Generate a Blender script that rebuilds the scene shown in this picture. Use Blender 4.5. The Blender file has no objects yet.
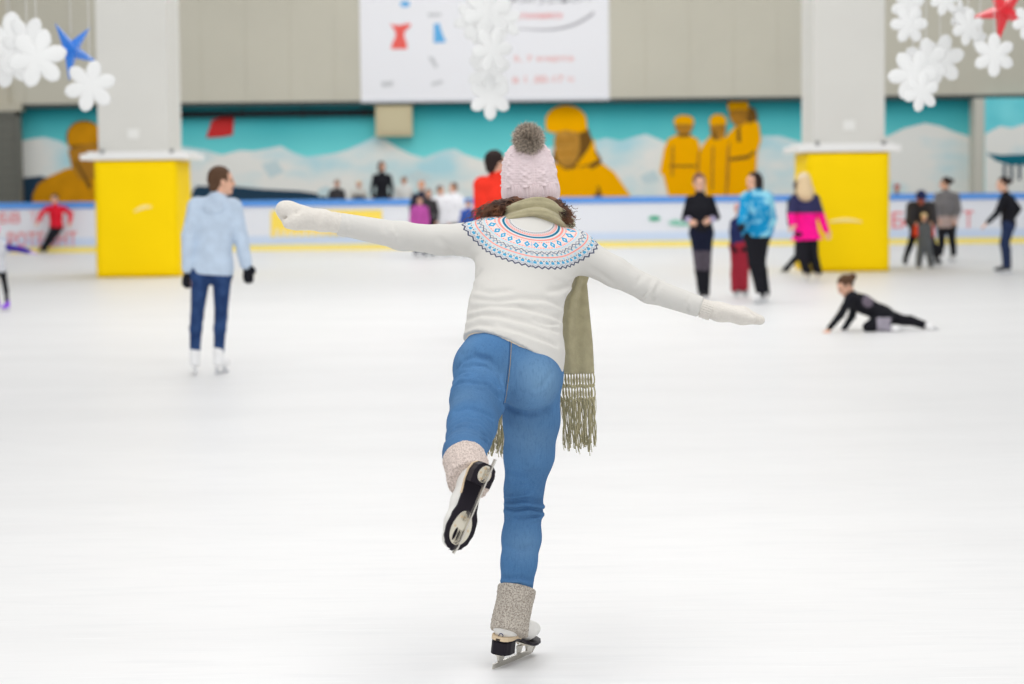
import bpy, bmesh, math, random
import numpy as np
from mathutils import Vector, Matrix
from mathutils.bvhtree import BVHTree
random.seed(7); rng = np.random.default_rng(7)
S = bpy.context.scene
COL = S.collection
PI = math.pi

# ------------------------------------------------------------------ camera
F = 2200.0; CAMZ = 1.6
pitch = math.atan(160/F); roll = math.radians(-0.58)
R = (Matrix.Rotation(PI/2 - pitch, 3, 'X') @ Matrix.Rotation(roll, 3, 'Z'))
CAM = Vector((0, 0, CAMZ))
cd = bpy.data.cameras.new('camera'); cam = bpy.data.objects.new('camera', cd); COL.objects.link(cam)
cam.matrix_world = Matrix.Translation(CAM) @ R.to_4x4()
cd.sensor_width = 36; cd.lens = 36*F/1024; cd.clip_end = 500
cd.dof.use_dof = True; cd.dof.focus_distance = 7.25; cd.dof.aperture_fstop = 3.0
S.camera = cam

def at(px, py, Y):
    """world point seen at photo pixel (px,py) standing at distance Y"""
    d = R @ Vector(((px-512)/F, (342-py)/F, -1))
    return CAM + d*(Y/d.y)
def gnd(px, py, z=0.0):
    d = R @ Vector(((px-512)/F, (342-py)/F, -1))
    return CAM + d*((z-CAMZ)/d.z)

# ------------------------------------------------------------------ materials
def lin(c):
    return tuple(((v/255)/12.92 if v/255 <= .04045 else ((v/255+.055)/1.055)**2.4) for v in c)
MC = {}
def mat(name, rgb, rough=.75, spec=.15, metal=0, noise=0, nscale=30, bump=0, bscale=200, rgb2=None, sheen=0, n_lo=.35, n_hi=.65, stretch=None):
    key = name
    if key in MC: return MC[key]
    m = bpy.data.materials.new(name); m.use_nodes = True
    nt = m.node_tree; b = nt.nodes['Principled BSDF']
    c = lin(rgb); b.inputs['Base Color'].default_value = (*c, 1)
    b.inputs['Roughness'].default_value = rough; b.inputs['Specular IOR Level'].default_value = spec
    b.inputs['Metallic'].default_value = metal
    if sheen: b.inputs['Sheen Weight'].default_value = sheen
    tc = nt.nodes.new('ShaderNodeTexCoord'); src = tc.outputs['Object']
    if stretch:
        mp = nt.nodes.new('ShaderNodeMapping'); mp.inputs['Scale'].default_value = stretch
        nt.links.new(src, mp.inputs['Vector']); src = mp.outputs['Vector']
    if noise or rgb2:
        n = nt.nodes.new('ShaderNodeTexNoise'); n.inputs['Scale'].default_value = nscale; n.inputs['Detail'].default_value = 4
        nt.links.new(src, n.inputs['Vector'])
        r = nt.nodes.new('ShaderNodeValToRGB')
        c2 = lin(rgb2) if rgb2 else tuple(max(0, v*(1-noise)) for v in c)
        r.color_ramp.elements[0].color = (*c2, 1); r.color_ramp.elements[1].color = (*c, 1)
        r.color_ramp.elements[0].position = n_lo; r.color_ramp.elements[1].position = n_hi
        nt.links.new(n.outputs['Fac'], r.inputs['Fac']); nt.links.new(r.outputs['Color'], b.inputs['Base Color'])
    if bump:
        n2 = nt.nodes.new('ShaderNodeTexNoise'); n2.inputs['Scale'].default_value = bscale; n2.inputs['Detail'].default_value = 3
        nt.links.new(src, n2.inputs['Vector'])
        bp = nt.nodes.new('ShaderNodeBump'); bp.inputs['Strength'].default_value = bump; bp.inputs['Distance'].default_value = .004
        nt.links.new(n2.outputs['Fac'], bp.inputs['Height']); nt.links.new(bp.outputs['Normal'], b.inputs['Normal'])
    MC[key] = m
    return m

class V:
    """tiny shader-math wrapper"""
    nt = None
    def __init__(s, sock): s.s = sock
    @staticmethod
    def op(o, *a):
        n = V.nt.nodes.new('ShaderNodeMath'); n.operation = o
        for i, x in enumerate(a):
            if isinstance(x, V): V.nt.links.new(x.s, n.inputs[i])
            else: n.inputs[i].default_value = x
        return V(n.outputs[0])
    def __add__(s, o): return V.op('ADD', s, o)
    def __sub__(s, o): return V.op('SUBTRACT', s, o)
    def __rsub__(s, o): return V.op('SUBTRACT', o, s)
    def __mul__(s, o): return V.op('MULTIPLY', s, o)
    def __lt__(s, o): return V.op('LESS_THAN', s, o)
    def __gt__(s, o): return V.op('GREATER_THAN', s, o)
    def frac(s): return V.op('FRACT', s)
    def abs(s): return V.op('ABSOLUTE', s)
    def max(s, o): return V.op('MAXIMUM', s, o)
    def min(s, o): return V.op('MINIMUM', s, o)
def layer(base, rgb, fac):
    n = V.nt.nodes.new('ShaderNodeMix'); n.data_type = 'RGBA'
    V.nt.links.new(fac.s, n.inputs[0])
    if isinstance(base, tuple): n.inputs[6].default_value = (*base, 1)
    else: V.nt.links.new(base, n.inputs[6])
    if isinstance(rgb, tuple): n.inputs[7].default_value = (*lin(rgb), 1)
    else: V.nt.links.new(rgb, n.inputs[7])
    return n.outputs[2]

# ------------------------------------------------------------------ object helpers
def tag(o, label=None, cat=None, group=None, kind=None):
    if label: o['label'] = label
    if cat: o['category'] = cat
    if group: o['group'] = group
    if kind: o['kind'] = kind
    return o
def thing(name, loc, label, cat, group=None):
    o = bpy.data.objects.new(name, None); COL.objects.link(o); o.location = loc
    o.empty_display_size = .1
    return tag(o, label, cat, group)
def org(o):
    p = Vector((0, 0, 0))
    while o is not None: p += o.location; o = o.parent
    return p
def link(name, me, mats, parent=None, smooth=True):
    """mesh given in world coordinates -> object (child of parent when given)"""
    o = bpy.data.objects.new(name, me); COL.objects.link(o)
    for m in (mats if isinstance(mats, (list, tuple)) else [mats]): me.materials.append(m)
    if parent is not None:
        me.transform(Matrix.Translation(-org(parent))); o.parent = parent
    if smooth: me.polygons.foreach_set('use_smooth', [True]*len(me.polygons))
    return o
def recentre(o):
    me = o.data; n = len(me.vertices)
    a = np.zeros(n*3); me.vertices.foreach_get('co', a); a = a.reshape(-1, 3)
    c = Vector(((a[:, 0].min()+a[:, 0].max())/2, (a[:, 1].min()+a[:, 1].max())/2, a[:, 2].min()))
    me.transform(Matrix.Translation(-c)); o.location = o.location + c
    return o
def mesh(v, f):
    me = bpy.data.meshes.new('m'); me.from_pydata([tuple(map(float, p)) for p in v], [], [tuple(map(int, q)) for q in f]); me.update(); return me
class MB:
    def __init__(s): s.v = []; s.f = []; s.mi = []
    def add(s, v, f, mi=0):
        o = len(s.v); s.v += [tuple(p) for p in v]; s.f += [tuple(i+o for i in q) for q in f]; s.mi += [mi]*len(f)
    def box(s, a, b, mi=0):
        x0, y0, z0 = a; x1, y1, z1 = b
        s.add([(x0,y0,z0),(x1,y0,z0),(x1,y1,z0),(x0,y1,z0),(x0,y0,z1),(x1,y0,z1),(x1,y1,z1),(x0,y1,z1)],
              [(0,3,2,1),(4,5,6,7),(0,1,5,4),(1,2,6,5),(2,3,7,6),(3,0,4,7)], mi)
    def poly(s, pts, mi=0): s.add(pts, [tuple(range(len(pts)))], mi)
    def tube(s, pts, rad, n=6, mi=0):
        pts = [Vector(p) for p in pts]; vs = []; fs = []
        up = Vector((.13, .31, 1)).normalized(); m = len(pts)
        for i, p in enumerate(pts):
            t = (pts[min(i+1, m-1)]-pts[max(i-1, 0)]).normalized()
            a = t.cross(up); a = a.normalized() if a.length > 1e-4 else Vector((1, 0, 0)); b = t.cross(a)
            r = rad[i] if isinstance(rad, (list, tuple)) else rad
            for k in range(n):
                w = 2*PI*k/n; vs.append(p+(a*math.cos(w)+b*math.sin(w))*r)
        for i in range(m-1):
            for k in range(n):
                fs.append((i*n+k, i*n+(k+1) % n, (i+1)*n+(k+1) % n, (i+1)*n+k))
        fs.append(tuple(range(n-1, -1, -1))); fs.append(tuple((m-1)*n+k for k in range(n)))
        s.add(vs, fs, mi)
    def build(s, name, mats, parent=None, smooth=False, bevel=0):
        me = mesh(s.v, s.f); me.polygons.foreach_set('material_index', s.mi)
        if bevel:
            bm = bmesh.new(); bm.from_mesh(me); bmesh.ops.bevel(bm, geom=bm.edges[:], offset=bevel, segments=2, affect='EDGES', profile=.6); bm.to_mesh(me); bm.free()
        return link(name, me, mats, parent, smooth)

# ------------------------------------------------------------------ implicit surfaces
def A(p): return np.array(p, dtype=np.float64)
def cap(a, b, ra, rb=None, flat=None, k=.03): return ('c', A(a), A(b), ra, ra if rb is None else rb, flat, k)
def ell(c, r, ax=None, k=.03): return ('e', A(c), A(r), ax, k)
def chain(pts, k=.02, flat=None):
    return [cap(pts[i][0], pts[i+1][0], pts[i][1], pts[i+1][1], flat, k) for i in range(len(pts)-1)]
def isosurf(prims, h, mod=None, pad=.0):
    lo = np.full(3, 1e9); hi = -lo; bbs = []
    for q in prims:
        if q[0] == 'c':
            r = max(q[3], q[4]); l = np.minimum(q[1], q[2])-r; u = np.maximum(q[1], q[2])+r
        else:
            r = max(q[2]); l = q[1]-r; u = q[1]+r
        bbs.append((l, u)); lo = np.minimum(lo, l); hi = np.maximum(hi, u)
    lo = lo-3*h-pad; hi = hi+3*h+pad
    n = np.ceil((hi-lo)/h).astype(int)+1
    Fd = np.full(n, 1.0, dtype=np.float32)
    ax = [lo[i]+h*np.arange(n[i]) for i in range(3)]
    for q, (l, u) in zip(prims, bbs):
        k = q[-1]; mg = 2*k+3*h+.02
        i0 = np.maximum(np.floor((l-mg-lo)/h).astype(int), 0); i1 = np.minimum(np.ceil((u+mg-lo)/h).astype(int)+1, n)
        X = ax[0][i0[0]:i1[0], None, None]; Y = ax[1][None, i0[1]:i1[1], None]; Z = ax[2][None, None, i0[2]:i1[2]]
        if q[0] == 'c':
            a, b = q[1], q[2]; ba = b-a; L = max(ba@ba, 1e-12)
            px, py, pz = X-a[0], Y-a[1], Z-a[2]
            t = np.clip((px*ba[0]+py*ba[1]+pz*ba[2])/L, 0, 1)
            vx, vy, vz = px-t*ba[0], py-t*ba[1], pz-t*ba[2]
            if q[5] is not None:
                nrm, kk = q[5]; c = (vx*nrm[0]+vy*nrm[1]+vz*nrm[2])*(1/kk-1)
                vx, vy, vz = vx+c*nrm[0], vy+c*nrm[1], vz+c*nrm[2]
            d = np.sqrt(vx*vx+vy*vy+vz*vz)-(q[3]+(q[4]-q[3])*t)
        else:
            c, r, am = q[1], q[2], q[3]
            px, py, pz = X-c[0], Y-c[1], Z-c[2]
            if am is not None:
                px, py, pz = [am[i][0]*px+am[i][1]*py+am[i][2]*pz for i in range(3)]
            k0 = np.sqrt((px/r[0])**2+(py/r[1])**2+(pz/r[2])**2)
            k1 = np.sqrt((px/r[0]**2)**2+(py/r[1]**2)**2+(pz/r[2]**2)**2)+1e-9
            d = k0*(k0-1)/k1
        sl = tuple(slice(i0[i], i1[i]) for i in range(3)); o = Fd[sl]
        hh = np.clip(.5+.5*(d-o)/k, 0, 1)
        Fd[sl] = d*(1-hh)+o*hh-k*hh*(1-hh)
    if mod is not None:
        Fd = mod(Fd, ax[0][:, None, None], ax[1][None, :, None], ax[2][None, None, :]).astype(np.float32)
    ins = Fd < 0
    c8 = [(i, j, k) for i in (0, 1) for j in (0, 1) for k in (0, 1)]
    nx, ny, nz = n
    cnt = sum(ins[i:nx-1+i, j:ny-1+j, k:nz-1+k].astype(np.int8) for i, j, k in c8)
    act = (cnt > 0) & (cnt < 8); ac = np.argwhere(act)
    idx = np.full(act.shape, -1, dtype=np.int64); idx[act] = np.arange(len(ac))
    vals = np.stack([Fd[ac[:, 0]+i, ac[:, 1]+j, ac[:, 2]+k] for i, j, k in c8], 1)
    acc = np.zeros((len(ac), 3)); cn = np.zeros(len(ac))
    C8 = np.array(c8, float)
    for i in range(8):
        for j in range(i+1, 8):
            if np.abs(C8[i]-C8[j]).sum() != 1: continue
            vi, vj = vals[:, i], vals[:, j]; m = (vi < 0) != (vj < 0)
            t = np.where(m, vi/np.where(m, vi-vj, 1), 0)
            acc += (C8[i]+(C8[j]-C8[i])*t[:, None])*m[:, None]; cn += m
    V_ = lo+h*(ac+acc/cn[:, None])
    quads = []
    for axn in range(3):
        a1, a2 = (axn+1) % 3, (axn+2) % 3
        s0 = [slice(None)]*3; s1 = [slice(None)]*3
        s0[axn] = slice(0, n[axn]-1); s1[axn] = slice(1, n[axn])
        e = ins[tuple(s0)] != ins[tuple(s1)]
        E = np.argwhere(e); E = E[(E[:, a1] > 0) & (E[:, a2] > 0) & (E[:, a1] < n[a1]-1) & (E[:, a2] < n[a2]-1)]
        o1 = np.zeros(3, int); o1[a1] = 1; o2 = np.zeros(3, int); o2[a2] = 1
        g = lambda q: idx[q[:, 0], q[:, 1], q[:, 2]]
        Q = np.stack([g(E-o1-o2), g(E-o2), g(E), g(E-o1)], 1)
        fl = ~ins[E[:, 0], E[:, 1], E[:, 2]]
        Q[fl] = Q[fl][:, ::-1]
        quads.append(Q)
    return V_, np.concatenate(quads)
def iso(name, prims, h, mats, parent, mod=None, zone=None, xf=None, attrs=None):
    v, f = isosurf(prims, h, mod)
    if xf is not None:
        M = np.array(xf); v = v@M[:3, :3].T+M[:3, 3]
    me = mesh(v, f)
    if zone is not None:
        me.polygons.foreach_set('material_index', zone(v[f].mean(1)).astype(np.int32))
    if attrs is not None:
        for nm, fn in attrs.items():
            at_ = me.attributes.new(nm, 'FLOAT', 'POINT'); at_.data.foreach_set('value', fn(v).astype(np.float32))
    return link(name, me, mats, parent)
def half(p0, nrm):
    """trim: keep the side nrm points to"""
    p0 = A(p0); nrm = A(nrm)/np.linalg.norm(A(nrm))
    return lambda d, X, Y, Z: np.maximum(d, -((X-p0[0])*nrm[0]+(Y-p0[1])*nrm[1]+(Z-p0[2])*nrm[2]))
def mods(*fs):
    def g(d, X, Y, Z):
        for q in fs: d = q(d, X, Y, Z)
        return d
    return g
def folds(c, axis, rad, wl, amp, ph=0, warp=0.0):
    """cloth folds around a point: ridges perpendicular to axis fading with distance"""
    c = A(c); axis = A(axis)/np.linalg.norm(A(axis))
    def g(d, X, Y, Z):
        x, y, z = X-c[0], Y-c[1], Z-c[2]
        r2 = (x*x+y*y+z*z)/rad**2
        t = x*axis[0]+y*axis[1]+z*axis[2]+warp*x*x/rad+.12*wl*np.sin(9*x/rad+ph)
        w = np.exp(-r2*1.4)
        return d-amp*w*(np.abs(np.sin(PI*t/wl+ph))**.7-.5)
    return g

# ------------------------------------------------------------------ world & light
W = bpy.data.worlds.new('hall_fill_light'); S.world = W; W.use_nodes = True
def world_light():
    nt = W.node_tree; b = nt.nodes['Background']; b.inputs[0].default_value = (.98, .985, 1, 1); V.nt = nt
    tc = nt.nodes.new('ShaderNodeTexCoord'); sp = nt.nodes.new('ShaderNodeSeparateXYZ'); nt.links.new(tc.outputs['Generated'], sp.inputs[0])
    y, z = V(sp.outputs[1]), V(sp.outputs[2])
    rear_fill = ((y*-1.0)+.15).max(0.0)*((1-z).max(0.0).min(1.0))      # added fill glow from behind the camera, brightens upright surfaces
    nt.links.new((rear_fill*.62+.50).s, b.inputs[1])
world_light()
def area(name, loc, sx, sy, power, rot=(0, 0, 0), col=(1, .985, .96)):
    l = bpy.data.lights.new(name, 'AREA'); l.shape = 'RECTANGLE'; l.size = sx; l.size_y = sy; l.energy = power; l.color = col
    o = bpy.data.objects.new(name, l); COL.objects.link(o); o.location = loc; o.rotation_euler = rot
    return o
for i, (x, y) in enumerate([(-3.5, 6), (3.5, 6), (-3.5, 26), (3.5, 26), (-3.5, 46), (3.5, 46)]):
    area('ceiling_lamp', (x, y, 11), 5, 12, 500)
S.view_settings.view_transform = 'Standard'; S.view_settings.look = 'None'; S.view_settings.gamma = 1; S.view_settings.exposure = 0.03
S.view_settings.use_curve_mapping = False

# ------------------------------------------------------------------ setting
def ice_material():
    m = bpy.data.materials.new('ice'); m.use_nodes = True; nt = m.node_tree; b = nt.nodes['Principled BSDF']
    b.inputs['Roughness'].default_value = .42; b.inputs['Specular IOR Level'].default_value = .22
    tc = nt.nodes.new('ShaderNodeTexCoord')
    def noise(scale, st, lo, hi, det=4):
        mp = nt.nodes.new('ShaderNodeMapping'); mp.inputs['Scale'].default_value = st
        n = nt.nodes.new('ShaderNodeTexNoise'); n.inputs['Scale'].default_value = scale; n.inputs['Detail'].default_value = det
        nt.links.new(tc.outputs['Object'], mp.inputs[0]); nt.links.new(mp.outputs[0], n.inputs['Vector'])
        r = nt.nodes.new('ShaderNodeMapRange'); r.inputs[1].default_value = lo; r.inputs[2].default_value = hi
        nt.links.new(n.outputs['Fac'], r.inputs[0]); return r.outputs[0]
    V.nt = nt
    a = V(noise(1.2, (.35, 1, 1), .35, .75)); c = V(noise(9, (.25, 1.6, 1), .5, .8)); 
    wv = V(noise(40, (.06, 1.5, 1), .58, .75, 2))
    base = lin((233, 233, 233))
    col = layer(base, (226, 226, 226), a*.8)
    col = layer(col, (221, 222, 223), c*.55)
    col = layer(col, (241, 242, 242), wv*.6)
    nt.links.new(col, b.inputs['Base Color'])
    bp = nt.nodes.new('ShaderNodeBump'); bp.inputs['Strength'].default_value = .12; bp.inputs['Distance'].default_value = .002
    nt.links.new(wv.s, bp.inputs['Height']); nt.links.new(bp.outputs[0], b.inputs['Normal'])
    return m
m = MB(); m.box((-60, -12, -.1), (60, 75, 0)); fl = m.build('floor', ice_material()); tag(fl, kind='structure', label='white scratched indoor ice surface')

BY = gnd(600, 247.5).y              # the boards
WY = BY+5.2                       # the mural wall
UY = WY-.45                       # upper panel wall
uz = at(700, 97.5, UY).z
plat = .42
m = MB(); m.box((-50, BY+.35, 0), (50, WY+.3, plat)); o = m.build('floor_walkway', mat('walkway', (150, 150, 148))); tag(o, kind='structure')

# mural wall (painted picture, flat)
def mural_base():
    m = bpy.data.materials.new('mural_paint'); m.use_nodes = True; nt = m.node_tree; b = nt.nodes['Principled BSDF']
    b.inputs['Roughness'].default_value = .9; b.inputs['Specular IOR Level'].default_value = .05
    tc = nt.nodes.new('ShaderNodeTexCoord'); sp = nt.nodes.new('ShaderNodeSeparateXYZ'); nt.links.new(tc.outputs['Object'], sp.inputs[0])
    n = nt.nodes.new('ShaderNodeTexNoise'); n.inputs['Scale'].default_value = .5; nt.links.new(tc.outputs['Object'], n.inputs['Vector'])
    V.nt = nt
    t = V(sp.outputs[2])+(V(n.outputs['Fac'])-.5)*.5
    r = nt.nodes.new('ShaderNodeMapRange'); r.inputs[1].default_value = uz-1.6; r.inputs[2].default_value = uz+.1; nt.links.new(t.s, r.inputs[0])
    cr = nt.nodes.new('ShaderNodeValToRGB'); cr.color_ramp.elements[0].color = (*lin((128, 232, 232)), 1); cr.color_ramp.elements[1].color = (*lin((6, 152, 166)), 1)
    nt.links.new(r.outputs[0], cr.inputs[0]); nt.links.new(cr.outputs[0], b.inputs['Base Color'])
    return m
m = MB(); m.box((-45, WY, 0), (45, WY+.3, uz+.3)); mw = m.build('wall_back', mural_base()); tag(mw, kind='structure', label='back wall painted with a turquoise sky')
m = MB()
xx = -44.0
while xx < 44:
    m.box((xx, UY, uz), (xx+1.14, UY+.3, 9.5)); m.box((xx+1.14, UY+.012, uz), (xx+1.16, UY+.3, 9.5)); xx += 1.16
panel_m = mat('panel_wall', (202, 198, 182), rough=.5, noise=.06, nscale=.4)
o = m.build('wall_upper', panel_m); tag(o, kind='structure', label='beige-grey metal panel wall above the mural')
m = MB(); m.box((-45, UY-.02, uz-.10), (45, WY, uz)); o = m.build('shade_strip', mat('overhang_shade', (70, 80, 80))); tag(o, kind='structure')  # dark strip standing in for the overhang's shadow on the mural

# picture painted on the wall
lay = [0]
def paint(mb, pts, mi, off=None):
    lay[0] += 1
    y = WY-.010-(lay[0]*.0015 if off is None else off)
    mb.poly([at(x, yy, y) for x, yy in pts], mi)
MP = [mat('mural_snow', (240, 240, 234), noise=.0, rgb2=(184, 226, 234), nscale=.9, n_lo=.3, n_hi=.52, stretch=(.5, 1, 1)),   # 0
      mat('mural_sea', (38, 66, 88)), mat('mural_gold', (255, 182, 0), spec=.03, noise=.03, nscale=3), mat('mural_ochre', (190, 132, 40), noise=.2, nscale=4),
      mat('mural_brown', (120, 84, 30)), mat('mural_red', (206, 52, 52)), mat('mural_oldgold', (222, 152, 4), noise=.15, nscale=3), mat('mural_teal', (20, 112, 130)),
      mat('mural_face', (206, 150, 60), noise=.2, nscale=5), mat('mural_ice', (206, 224, 226)), mat('mural_brightsky', (136, 232, 238), rgb2=(92, 204, 216), nscale=.7)]
mural = MB()
mt = [(-60, 172), (10, 146), (24, 140), (44, 137), (60, 141), (78, 152), (100, 158), (130, 152), (160, 150), (186, 147), (205, 150), (222, 155), (240, 150), (254, 151), (270, 148), (281, 146), (292, 152), (306, 157), (322, 155), (336, 153), (349, 149),
      (362, 143), (374, 137), (384, 139), (396, 147), (410, 154), (424, 158), (436, 153), (446, 150), (455, 149), (466, 155), (482, 160), (505, 156), (530, 150), (560, 146), (592, 142), (606, 138), (620, 141), (634, 137), (646, 134), (660, 140), (676, 146), (700, 142),
      (730, 138), (760, 136), (780, 136), (800, 142), (850, 140), (888, 136), (905, 128), (925, 123), (940, 126), (955, 132), (975, 138), (1000, 132), (1100, 136)]
ny = WY
paint(mural, [(x, y) for x, y in mt]+[(1100, 235), (-60, 245)], 0)
for q in [[(192, 192), (196, 186), (230, 186), (262, 189), (300, 191), (322, 194), (332, 199), (332, 212), (190, 214)], [(22, 178), (40, 176), (60, 180), (60, 214), (20, 214)]]:
    paint(mural, q, 1)
for q in [[(318, 190), (326, 186), (336, 192), (330, 197), (318, 196)], [(262, 165), (276, 160), (284, 172), (270, 178)], [(404, 176), (420, 170), (432, 178), (418, 184)], [(640, 176), (655, 170), (660, 180), (645, 184)]]:
    paint(mural, q, 9)
def disc(cx, cy, rx, ry, a0=0, a1=2*PI, n=20): return [(cx+rx*math.cos(a0+(a1-a0)*i/(n if a1-a0 < 6.2 else n)), cy+ry*math.sin(a0+(a1-a0)*i/n)) for i in range(n+(a1-a0 < 6.2))]
# flag
paint(mural, [(206, 138), (212, 120), (222, 117), (234, 116), (233, 135), (222, 137)], 5)
# explorer beside the left column
paint(mural, [(31, 212), (33, 194), (38, 184), (50, 176), (68, 168), (82, 170), (110, 164), (110, 212)], 6)
paint(mural, disc(84, 137, 18, 17), 4)
paint(mural, [(68, 150), (90, 142), (104, 146), (104, 178), (80, 180), (72, 168)], 3)
paint(mural, disc(85, 134, 17, 12, PI, 2*PI, 14)+[(102, 142), (68, 146)], 6)
paint(mural, [(74, 160), (78, 162), (92, 186), (89, 190)], 4)
# big explorer in the middle
paint(mural, [(520, 212), (524, 190), (534, 176), (548, 166), (570, 160), (585, 158), (602, 163), (614, 172), (624, 186), (632, 198), (632, 212)], 2)
paint(mural, [(556, 140), (588, 128), (596, 150), (602, 160), (590, 166), (566, 170), (552, 160)], 4)
paint(mural, [(574, 168), (580, 160), (588, 150), (594, 138), (596, 156), (600, 158), (590, 164)], 2)
paint(mural, disc(567, 144, 13, 23), 8)
for yy in (139, 153): paint(mural, [(557, yy), (576, yy-1), (576, yy+1), (557, yy+2)], 3)
paint(mural, disc(566, 121, 20.5, 15.5, PI, 2*PI, 16)+[(587, 130), (580, 133), (566, 130), (552, 133), (546, 130)], 2)
for q in [[(588, 166), (600, 160), (602, 163), (592, 169)], [(597, 186), (599, 186), (603, 199), (598, 199)], [(596, 206), (594, 194), (600, 190), (604, 200), (604, 206)]]: paint(mural, q, 4)
# three explorers
def fig(body, head, hat, lines):
    paint(mural, body, 2); paint(mural, head, 3); paint(mural, hat, 2)
    for q in lines: paint(mural, q, 4)
fig([(671, 206), (666, 186), (664, 176), (660, 172), (664, 150), (668, 139), (676, 135), (688, 134), (698, 139), (701, 152), (701, 174), (697, 206)], disc(684, 126, 9, 9), disc(684, 121, 10, 6, PI, 2*PI, 12)+[(694, 124), (674, 124)],
    [[(669, 165), (696, 165), (696, 167), (669, 167)], [(677, 134), (691, 134), (689, 137), (679, 137)]])
fig([(706, 206), (705, 180), (697, 172), (702, 146), (710, 136), (722, 134), (730, 140), (732, 206)], disc(718, 129, 8, 11), disc(718, 121, 8.5, 7, PI, 2*PI, 12)+[(727, 124), (710, 125)],
    [[(712, 132), (716, 130), (717, 140), (713, 140)]])
fig([(726, 206), (727, 180), (722, 168), (722, 150), (728, 134), (738, 124), (752, 118), (759, 124), (761, 140), (757, 152), (756, 172), (750, 206)], disc(739, 113, 10, 13), disc(738, 105, 10.5, 7.5, PI, 2*PI, 12)+[(749, 109), (728, 110)],
    [[(729, 158), (748, 155), (755, 150), (755, 153), (748, 159), (730, 161)], [(746, 118), (750, 106), (756, 110), (758, 120), (748, 124)], [(737, 128), (740, 126), (741, 142), (737, 142)]])
for q in [[(698, 152), (700, 150), (698, 196), (695, 196)], [(727, 148), (730, 140), (729, 175), (727, 200), (725, 200)], [(672, 146), (674, 145), (673, 176), (671, 176)], [(712, 146), (714, 146), (713, 190), (711, 190)]]: paint(mural, q, 3)
paint(mural, [(729, 212), (733, 166), (754, 160), (756, 176), (750, 212)], 2)
mo = mural.build('trim_2', MP); tag(mo, kind='structure', label='painted mural of snowy mountains and golden explorers')
# right return wall piece with its own painting
ry_ = WY-.7
m = MB(); a = at(985, 97, ry_); b_ = at(1100, 97, ry_)
m.box((a.x, ry_, 0), (a.x+12, WY, uz-.1)); o = m.build('wall_right', MP[10]); tag(o, kind='structure', label='projecting end of the back wall')
m = MB()
m.box((a.x-.26, ry_+.02, 0), (a.x, WY, uz-.1)); o = m.build('trim_3', mat('return_edge', (205, 202, 190))); tag(o, kind='structure')
m = MB()
def rp(pts, mi, off): m.poly([at(x, y, ry_-off) for x, y in pts], mi)
rp([(985, 134), (1000, 126), (1012, 128), (1024, 124), (1080, 130), (1080, 214), (985, 214)], 0, .01)
rp([(986, 153), (1000, 155), (1080, 152), (1080, 165), (1010, 165), (996, 161)], 2, .02)
for x in (1003, 1010, 1018, 1027): rp([(x, 164), (x+3, 164), (x+3, 180), (x, 180)], 1, .02)
o = m.build('trim_4', [MP[0], MP[1], MP[7]]); tag(o, kind='structure', label='painted snow scene on the projecting wall')

# doorway at far left
dy = WY-.6
m = MB(); p0 = at(-70, 112, dy); p1 = at(19.5, 112, dy)
m.box((p0.x, dy, 0), (p1.x, dy+.25, p0.z))
for i in range(14):
    z = .2+i*.24
    if z < p0.z-.1: m.box((p0.x, dy-.015, z), (p1.x-.1, dy, z+.2))
m.box((p1.x-.1, dy-.06, 0), (p1.x, dy, p0.z)); m.box((p0.x, dy-.06, p0.z-.12), (p1.x, dy, p0.z))
o = m.build('door_1', mat('grey_shutter', (112, 112, 104), rough=.5)); tag(o, kind='structure', label='grey roller door at the far left')
m = MB(); m.box((p0.x, dy-.08, p0.z), (p1.x+.05, UY+.28, uz+.02)); m.box((at(-60, 60, dy).x, UY-.12, uz), (at(9, 60, UY).x, UY-.005, 9.4)); o = m.build('trim_5', mat('beige_lintel', (196, 190, 172))); tag(o, kind='structure')

# pipe and duct box below the upper wall
t = thing('ventilation_duct', at(393, 135, WY-.5), 'beige rectangular duct box hanging in front of the turquoise mural', 'duct')
a = at(375, 101, WY-.5); b_ = at(412, 136, WY-.5)
m = MB(); m.box((a.x, WY-.40, b_.z), (b_.x, WY-.02, uz-.02)); m.box((a.x+.1, WY-.43, b_.z+.1), (b_.x-.1, WY-.40, uz-.22)); m.build('box', mat('duct_beige', (205, 194, 160)), t, bevel=.01)
m = MB(); m.box((a.x-.05, WY-.44, uz-.13), (b_.x+.05, WY-.02, uz-.05)); m.build('flange', mat('duct_flange', (170, 160, 130)), t)
a = at(150, 111, WY-.2); b_ = at(374, 110, WY-.2)
t = thing('heating_pipe', a, 'long black pipe running along the top of the mural to the duct', 'pipe')
m = MB(); m.tube([(a.x, WY-.2, a.z-.10), (b_.x, WY-.2, a.z-.10)], .085, 12); m.build('pipe', mat('pipe_black', (34, 40, 44), rough=.5), t, smooth=True)
for i in range(4):
    x = a.x+.8+i*1.6
    m = MB(); m.box((x, WY-.29, a.z-.20), (x+.05, WY-.01, a.z+.01)); m.build('bracket', mat('pipe_black', (34, 40, 44)), t)

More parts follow.
